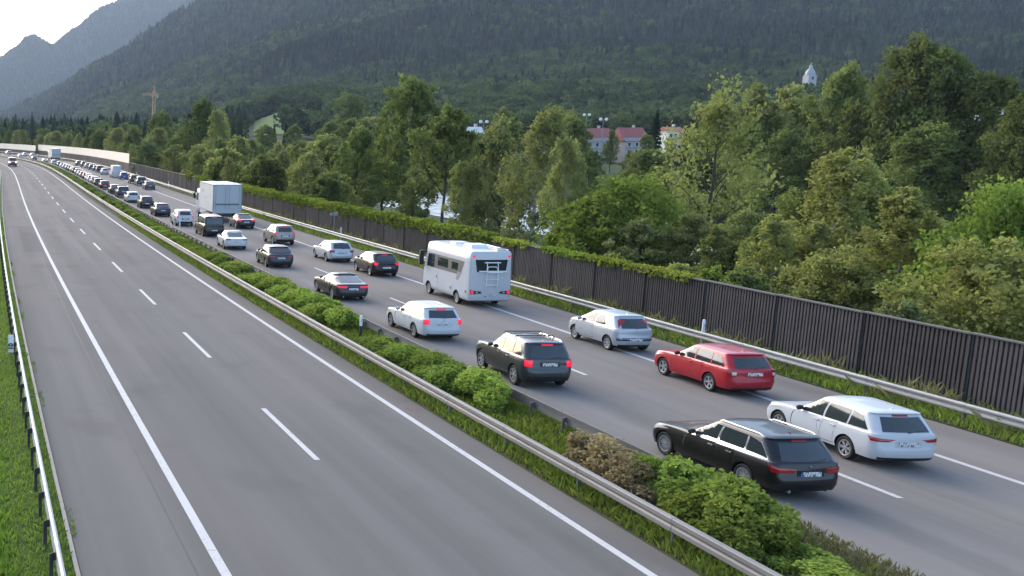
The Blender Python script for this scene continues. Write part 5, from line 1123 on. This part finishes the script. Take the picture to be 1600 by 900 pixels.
def wood(name, P_, S_, I_, meshes):
    me = bpy.data.meshes.new(name); n = len(P_); me.vertices.add(n); me.vertices.foreach_set('co', np.asarray(P_, np.float32).ravel())
    q = np.random.default_rng(n)
    for nm, ty, val in (('rz', 'FLOAT', q.uniform(0, 6.28, n)), ('sc', 'FLOAT', S_), ('vi', 'INT', I_)):
        at = me.attributes.new(nm, ty, 'POINT'); at.data.foreach_set('value', np.asarray(val, np.int32 if ty == 'INT' else np.float32))
    o = bpy.data.objects.new(name, me); COL.objects.link(o); o['kind'] = 'stuff'
    c = bpy.data.collections.new(name + '_kinds')
    for i, m_ in enumerate(meshes): c.objects.link(bpy.data.objects.new('%s_%02d' % (name, i), m_))
    g = bpy.data.node_groups.new(name, 'GeometryNodeTree'); g.interface.new_socket('Geometry', in_out='INPUT', socket_type='NodeSocketGeometry'); g.interface.new_socket('Geometry', in_out='OUTPUT', socket_type='NodeSocketGeometry')
    gi = g.nodes.new('NodeGroupInput'); go = g.nodes.new('NodeGroupOutput'); mp = g.nodes.new('GeometryNodeMeshToPoints'); ip = g.nodes.new('GeometryNodeInstanceOnPoints'); ci = g.nodes.new('GeometryNodeCollectionInfo'); ci.inputs['Collection'].default_value = c; ci.inputs['Separate Children'].default_value = True; ci.inputs['Reset Children'].default_value = True
    def na(nm, ty): a = g.nodes.new('GeometryNodeInputNamedAttribute'); a.data_type = ty; a.inputs['Name'].default_value = nm; return a.outputs['Attribute']
    cx = g.nodes.new('ShaderNodeCombineXYZ'); g.links.new(na('rz', 'FLOAT'), cx.inputs['Z'])
    ip.inputs['Pick Instance'].default_value = True
    g.links.new(gi.outputs[0], mp.inputs['Mesh']); g.links.new(mp.outputs[0], ip.inputs['Points']); g.links.new(ci.outputs[0], ip.inputs['Instance']); g.links.new(na('vi', 'INT'), ip.inputs['Instance Index']); g.links.new(cx.outputs[0], ip.inputs['Rotation']); g.links.new(na('sc', 'FLOAT'), ip.inputs['Scale']); g.links.new(ip.outputs[0], go.inputs[0])
    md = o.modifiers.new('scatter', 'NODES'); md.node_group = g; return o
q = np.random.default_rng(40)
KIN = [far_conifer(i) for i in range(4)] + [far_broad(60 + i) for i in range(4)]
def view_pts(n, u0, u1, y0, y1):
    u = q.uniform(u0, u1, n); y = np.sqrt(q.uniform(y0 ** 2, y1 ** 2, n)); return (u - PCX) / FPX * y, y
# the forested valley side
x, y = view_pts(70000, -60, 1720, 560, 2700); u = u_of(x, y); zm, t = z_mount(x, y); z = ground_z(x, y)
el = (z - CAM_H) / y
mead = (np.abs(u - 442) < 62) & (y > 715) & (y < 985)
ok = (t > 0.0) & ~mead & (el < .15)
x, y, z, t, el, u = x[ok], y[ok], z[ok], t[ok], el[ok], u[ok]
pd = np.clip(1.15 - el / .075, 0.12, .97); pd = np.clip(pd + 1.5 * (fbm(x, y, 170, 33, 3) - .55), 0.02, .97); dec = q.uniform(0, 1, len(x)) < pd
wood('slope_forest', np.column_stack([x, y, z - .5]), np.where(dec, q.uniform(.75, 1.35, len(x)) * np.where(el < .03, 1.15, 1), q.uniform(.7, 1.35, len(x))), np.where(dec, 4, 0) + np.clip(((fbm(x, y, 60, 71, 3) - .5) * 7 + 1.5 + q.normal(0, .9, len(x))).round(), 0, 3).astype(int), KIN)
x, y = view_pts(34000, -120, 640, 2400, 5200); z = ground_z(x, y); zm, t = z_mount(x, y); ok = (t > 0) & (t < 1.15) & ((z - CAM_H) / y < .15); x, y, z = x[ok], y[ok], z[ok]
wood('spur_forest', np.column_stack([x, y, z - .5]), q.uniform(1.1, 1.9, len(x)), q.integers(0, 5, len(x)), KIN[:5])
x, y = view_pts(26000, -150, 330, 5350, 7000); z = z_far(x, y); wood('ridge_forest', np.column_stack([x, y, z - 1]), q.uniform(1.4, 2.4, len(x)), q.integers(0, 4, len(x)), KIN[:4])
# the wooded valley floor between the far bank and the slope
x, y = view_pts(9000, 120, 1750, 110, 900); s_, o_ = to_road(x, y); zm, t = z_mount(x, y); u = u_of(x, y)
vill = (u > 880) & (u < 1085) & (y < 560)
ok = (o_ > 126) & (t < .02) & ~vill & ~((np.abs(u - 755) < 30) & (y > 250) & (y < 460)) & ~((np.abs(u - 442) < 72) & (y > 240)); x, y = x[ok], y[ok]; z = ground_z(x, y)
wood('valley_wood', np.column_stack([x, y, z - .3]), q.uniform(.5, .9, len(x)), q.integers(4, 8, len(x)), KIN)
x, y = view_pts(6500, -120, 378, 640, 2600); s_, o_ = to_road(x, y); zm, t = z_mount(x, y); ok = (o_ > 40) & (t <= 0); x, y = x[ok], y[ok]; z = ground_z(x, y)
wood('valley_end_wood', np.column_stack([x, y, z - .3]), q.uniform(.8, 1.35, len(x)), np.where(q.uniform(0, 1, len(x)) < .5, q.integers(0, 4, len(x)), q.integers(4, 8, len(x))), KIN)

# ------------------------------------------------------------------ village, church, lamps, crane
M['churchwall'] = plain('old_white_render', (0.38, 0.38, 0.38), 0.9, var=.1); M['render'] = plain('house_render', (0.36, 0.35, 0.34), 0.9, var=0.12, scale=.4); M['whitewall'] = plain('white_render', (0.60, 0.59, 0.57), 0.9, var=0.08, scale=.4); M['tilered'] = plain('red_tiles', (0.27, 0.085, 0.075), 0.85, var=0.25, scale=1.2); M['tilegrey'] = plain('grey_tiles', (0.21, 0.20, 0.20), 0.85, var=0.2, scale=1.2); M['winglass'] = plain('window_glass', (0.03, 0.035, 0.04), 0.1)
def house(u, vbase, vridge, y, w, d, rz, label, wallm, roofm, roof=.42, floors=2, lower=None, base=None):
    zb = float(ground_z(np.array([xat(u, y, 0)]), np.array([float(y)]))[0]) if base is None else base
    H = ztop(y, vridge) - zb; x = xat(u, y, zb + H / 2); r_ = empty('house', (x, y, zb), R(rz)); prop(r_, label, 'house'); hw = H * (1 - roof)
    MB().box((0, 0, hw / 2 - .5), (w, d, hw + 1.0)).build('wall', wallm, r_)
    b = MB(); e = .5; V = [(-w / 2 - e, -d / 2 - e, hw - .15), (w / 2 + e, -d / 2 - e, hw - .15), (w / 2 + e, 0, H), (-w / 2 - e, 0, H), (-w / 2 - e, d / 2 + e, hw - .15), (w / 2 + e, d / 2 + e, hw - .15)]
    b.add(V, [(0, 1, 2, 3), (3, 2, 5, 4), (1, 5, 2), (4, 0, 3), (0, 4, 5, 1)]); rf = b.build('roof', roofm, r_)
    if lower: MB().add([(-w / 2 - e, -d / 2 - e - .05, hw - .1), (w / 2 + e, -d / 2 - e - .05, hw - .1), (w / 2 + e, -d * .24, hw + (H - hw) * .52 + .06), (-w / 2 - e, -d * .24, hw + (H - hw) * .52 + .06)], [(0, 1, 2, 3)]).build('lower_roof', lower, r_)
    MB().box((w * .22, d * .1, H + .1), (.8, .8, 1.8)).build('chimney', wallm, rf)
    nw = max(3, int(w / 2.6))
    for fl in range(floors):
        zc = hw * (fl + .55) / floors
        for i in range(nw):
            wn = MB().box((-w / 2 + (i + .5) * w / nw, -d / 2 - .03, zc), (1.15, .1, 1.5)).build('window', M['whitewall'], r_); MB().box((-w / 2 + (i + .5) * w / nw, -d / 2 - .07, zc), (.92, .1, 1.28)).build('pane', M['winglass'], wn)
            if fl: MB().box((-w / 2 + (i + .5) * w / nw, -d / 2 - .5, zc - .95), (1.9, .9, .12)).build('balcony', M['whitewall'], r_)
    return r_
house(926, 252, 200, 430, 11.5, 10, 4, 'grey terraced house with red upper roof left of the spruce', M['render'], M['tilered'], .38, 3, M['tilegrey'])
house(982, 252, 199, 432, 9.5, 10, 4, 'grey house with red upper roof directly beside the spruce', M['render'], M['tilered'], .38, 3, M['tilegrey'])
house(1046, 238, 198, 410, 5.2, 8, -6, 'bright white house right of the dark spruce', M['whitewall'], M['tilered'], .10, 3)
house(1050, 200, 169, 760, 16, 14, -8, 'grey roofed large house on the rise above the white house', M['render'], M['tilegrey'], .5, 2)
house(738, 225, 198, 360, 4.6, 7, 8, 'small white gable house between the trees left of the twin lamp', M['churchwall'], M['whitewall'], .3, 1)
house(1548, 200, 176, 370, 9, 9, -20, 'pale roofed house glimpsed between the dark trees at right', M['render'], M['whitewall'], .4, 2)
house(585, 215, 192, 470, 7, 8, 6, 'little pale house peeping out left of the tallest left tree', M['whitewall'], M['tilegrey'], .4, 1)
def twin_lamp(u, v, y, label):
    zt = ztop(y, v); x = xat(u, y, zt); zb = float(ground_z(np.array([x]), np.array([float(y)]))[0]); r_ = empty('street_lamp', (x, y, zb)); H = zt - zb
    MB().tube([(0, 0, 0), (0, 0, H - .3)], [.14, .07], 8).build('pole', M['zinc'], r_)
    MB().tube([(-1.0, 0, H - .25), (1.0, 0, H - .25)], .05, 6).build('crossbar', M['zinc'], r_)
    for sx in (-1, 1):
        b = MB(); b.lathe([(.001, -.5), (.42, -.42), (.5, 0), (.4, .4), (.001, .5)], 12, c=(sx * 1.0, 0, H)); b.build('lamp_head', M['white'], r_, True)
    prop(r_, label, 'street lamp')
twin_lamp(756, 190, 345, 'twin headed white lamp standing right of the small white gable'); twin_lamp(943, 186, 380, 'twin headed white lamp above the red roofs'); twin_lamp(917, 179, 420, 'twin headed white lamp farther back, left of the red roofs')
yy = 900.; zt = ztop(yy, 97); x = xat(1268, yy, zt); zb = float(ground_z(np.array([x]), np.array([yy]))[0]); r_ = empty('church_tower', (x, yy, zb)); H = zt - zb; prop(r_, 'white church tower with grey onion dome and thin spire above the trees', 'church')
px = yy / FPX / cp * .72; M['domegrey'] = plain('dome_metal', (0.30, 0.32, 0.33), 0.5)
MB().box((0, 0, (H - 27 * px) / 2), (17 * px, 17 * px, H - 27 * px)).build('tower', M['churchwall'], r_)
b = MB(); b.lathe([(9.5 * px, H - 27 * px), (9.2 * px, H - 24 * px), (8 * px, H - 19 * px), (5 * px, H - 14.5 * px), (3.2 * px, H - 12 * px), (3.4 * px, H - 9.5 * px), (2.2 * px, H - 7 * px), (.8 * px, H - 5 * px), (.35 * px, H)], 12); b.build('dome', M['domegrey'], r_, True)
b = MB(); b.lathe([(.01, H - 5.2 * px), (1.6 * px, H - 3.9 * px), (.01, H - 2.6 * px)], 10); b.build('orb', M['chrome'], r_, True)
MB().box((0, -8.6 * px, H - 33 * px), (3.5 * px, .6, 6 * px)).build('belfry_opening', M['black'], r_)
yy = 1060.; zt = ztop(yy, 134); x = xat(241, yy, zt); zb = float(ground_z(np.array([x]), np.array([yy]))[0]); r_ = empty('tower_crane', (x, yy, zb)); H = zt - zb; prop(r_, 'orange tower crane rising above the trees at left', 'crane'); px = yy / FPX
M['crane'] = plain('crane_orange', (0.50, 0.30, 0.13), 0.6); M['cranegrey'] = plain('crane_counterweight', (0.5, 0.5, 0.5), 0.8)
def lattice(b, p0, p1, w, n, up=Vector((0, 0, 1)), t=.14):
    p0, p1 = Vector(p0), Vector(p1); d = (p1 - p0).normalized(); a = d.cross(up) if abs(d.dot(up)) < .9 else d.cross(Vector((1, 0, 0))); a = a.normalized() * w / 2; c = d.cross(a).normalized() * w / 2; K = [a + c, a - c, -a - c, -a + c]
    for k in K: b.tube([p0 + k, p1 + k], t, 4)
    for i in range(n):
        q0, q1 = p0.lerp(p1, i / n), p0.lerp(p1, (i + 1) / n)
        for k in range(4): b.tube([q0 + K[k], q1 + K[(k + 1) % 4]], t * .7, 4)
b = MB(); lattice(b, (0, 0, 0), (0, 0, H - 8 * px), 2.6, 22, t=.17); b.build('mast', M['crane'], r_)
b = MB(); lattice(b, (0, 0, H - 13 * px), (-18 * px, 0, H - 13 * px), 2.0, 12, t=.15); b.build('jib', M['crane'], r_)
b = MB(); lattice(b, (0, 0, H - 13 * px), (6 * px, 0, H - 13 * px), 2.0, 4, t=.15); b.build('counter_jib', M['crane'], r_)
b = MB(); b.tube([(0, 0, H - 13 * px), (0, 0, H)], [.8, .3], 6); b.tube([(0, 0, H), (-12 * px, 0, H - 12 * px)], .12, 4); b.tube([(0, 0, H), (6 * px, 0, H - 12 * px)], .12, 4); b.build('peak', M['crane'], r_)
MB().box((5.2 * px, 0, H - 15.5 * px), (2.0 * px, 1.6, 5 * px)).build('counterweight', M['cranegrey'], r_); MB().box((-2.5 * px, 0, H - 15.5 * px), (2 * px, 1.6, 3.5 * px)).build('cabin', M['cranegrey'], r_)

# ------------------------------------------------------------------ the air
if HAZE > 0:
    m = bpy.data.materials.new('valley_haze'); m.use_nodes = True; n_ = m.node_tree; n_.nodes.clear(); out = n_.nodes.new('ShaderNodeOutputMaterial'); pv = n_.nodes.new('ShaderNodeVolumePrincipled')
    pv.inputs['Color'].default_value = (0.62, 0.76, 0.95, 1); pv.inputs['Density'].default_value = HAZE; pv.inputs['Anisotropy'].default_value = 0.2; n_.links.new(pv.outputs[0], out.inputs['Volume'])
    o = MB().box((0, 2000, 735), (12900, 17000, 1530)).build('haze', m); o['kind'] = 'stuff'
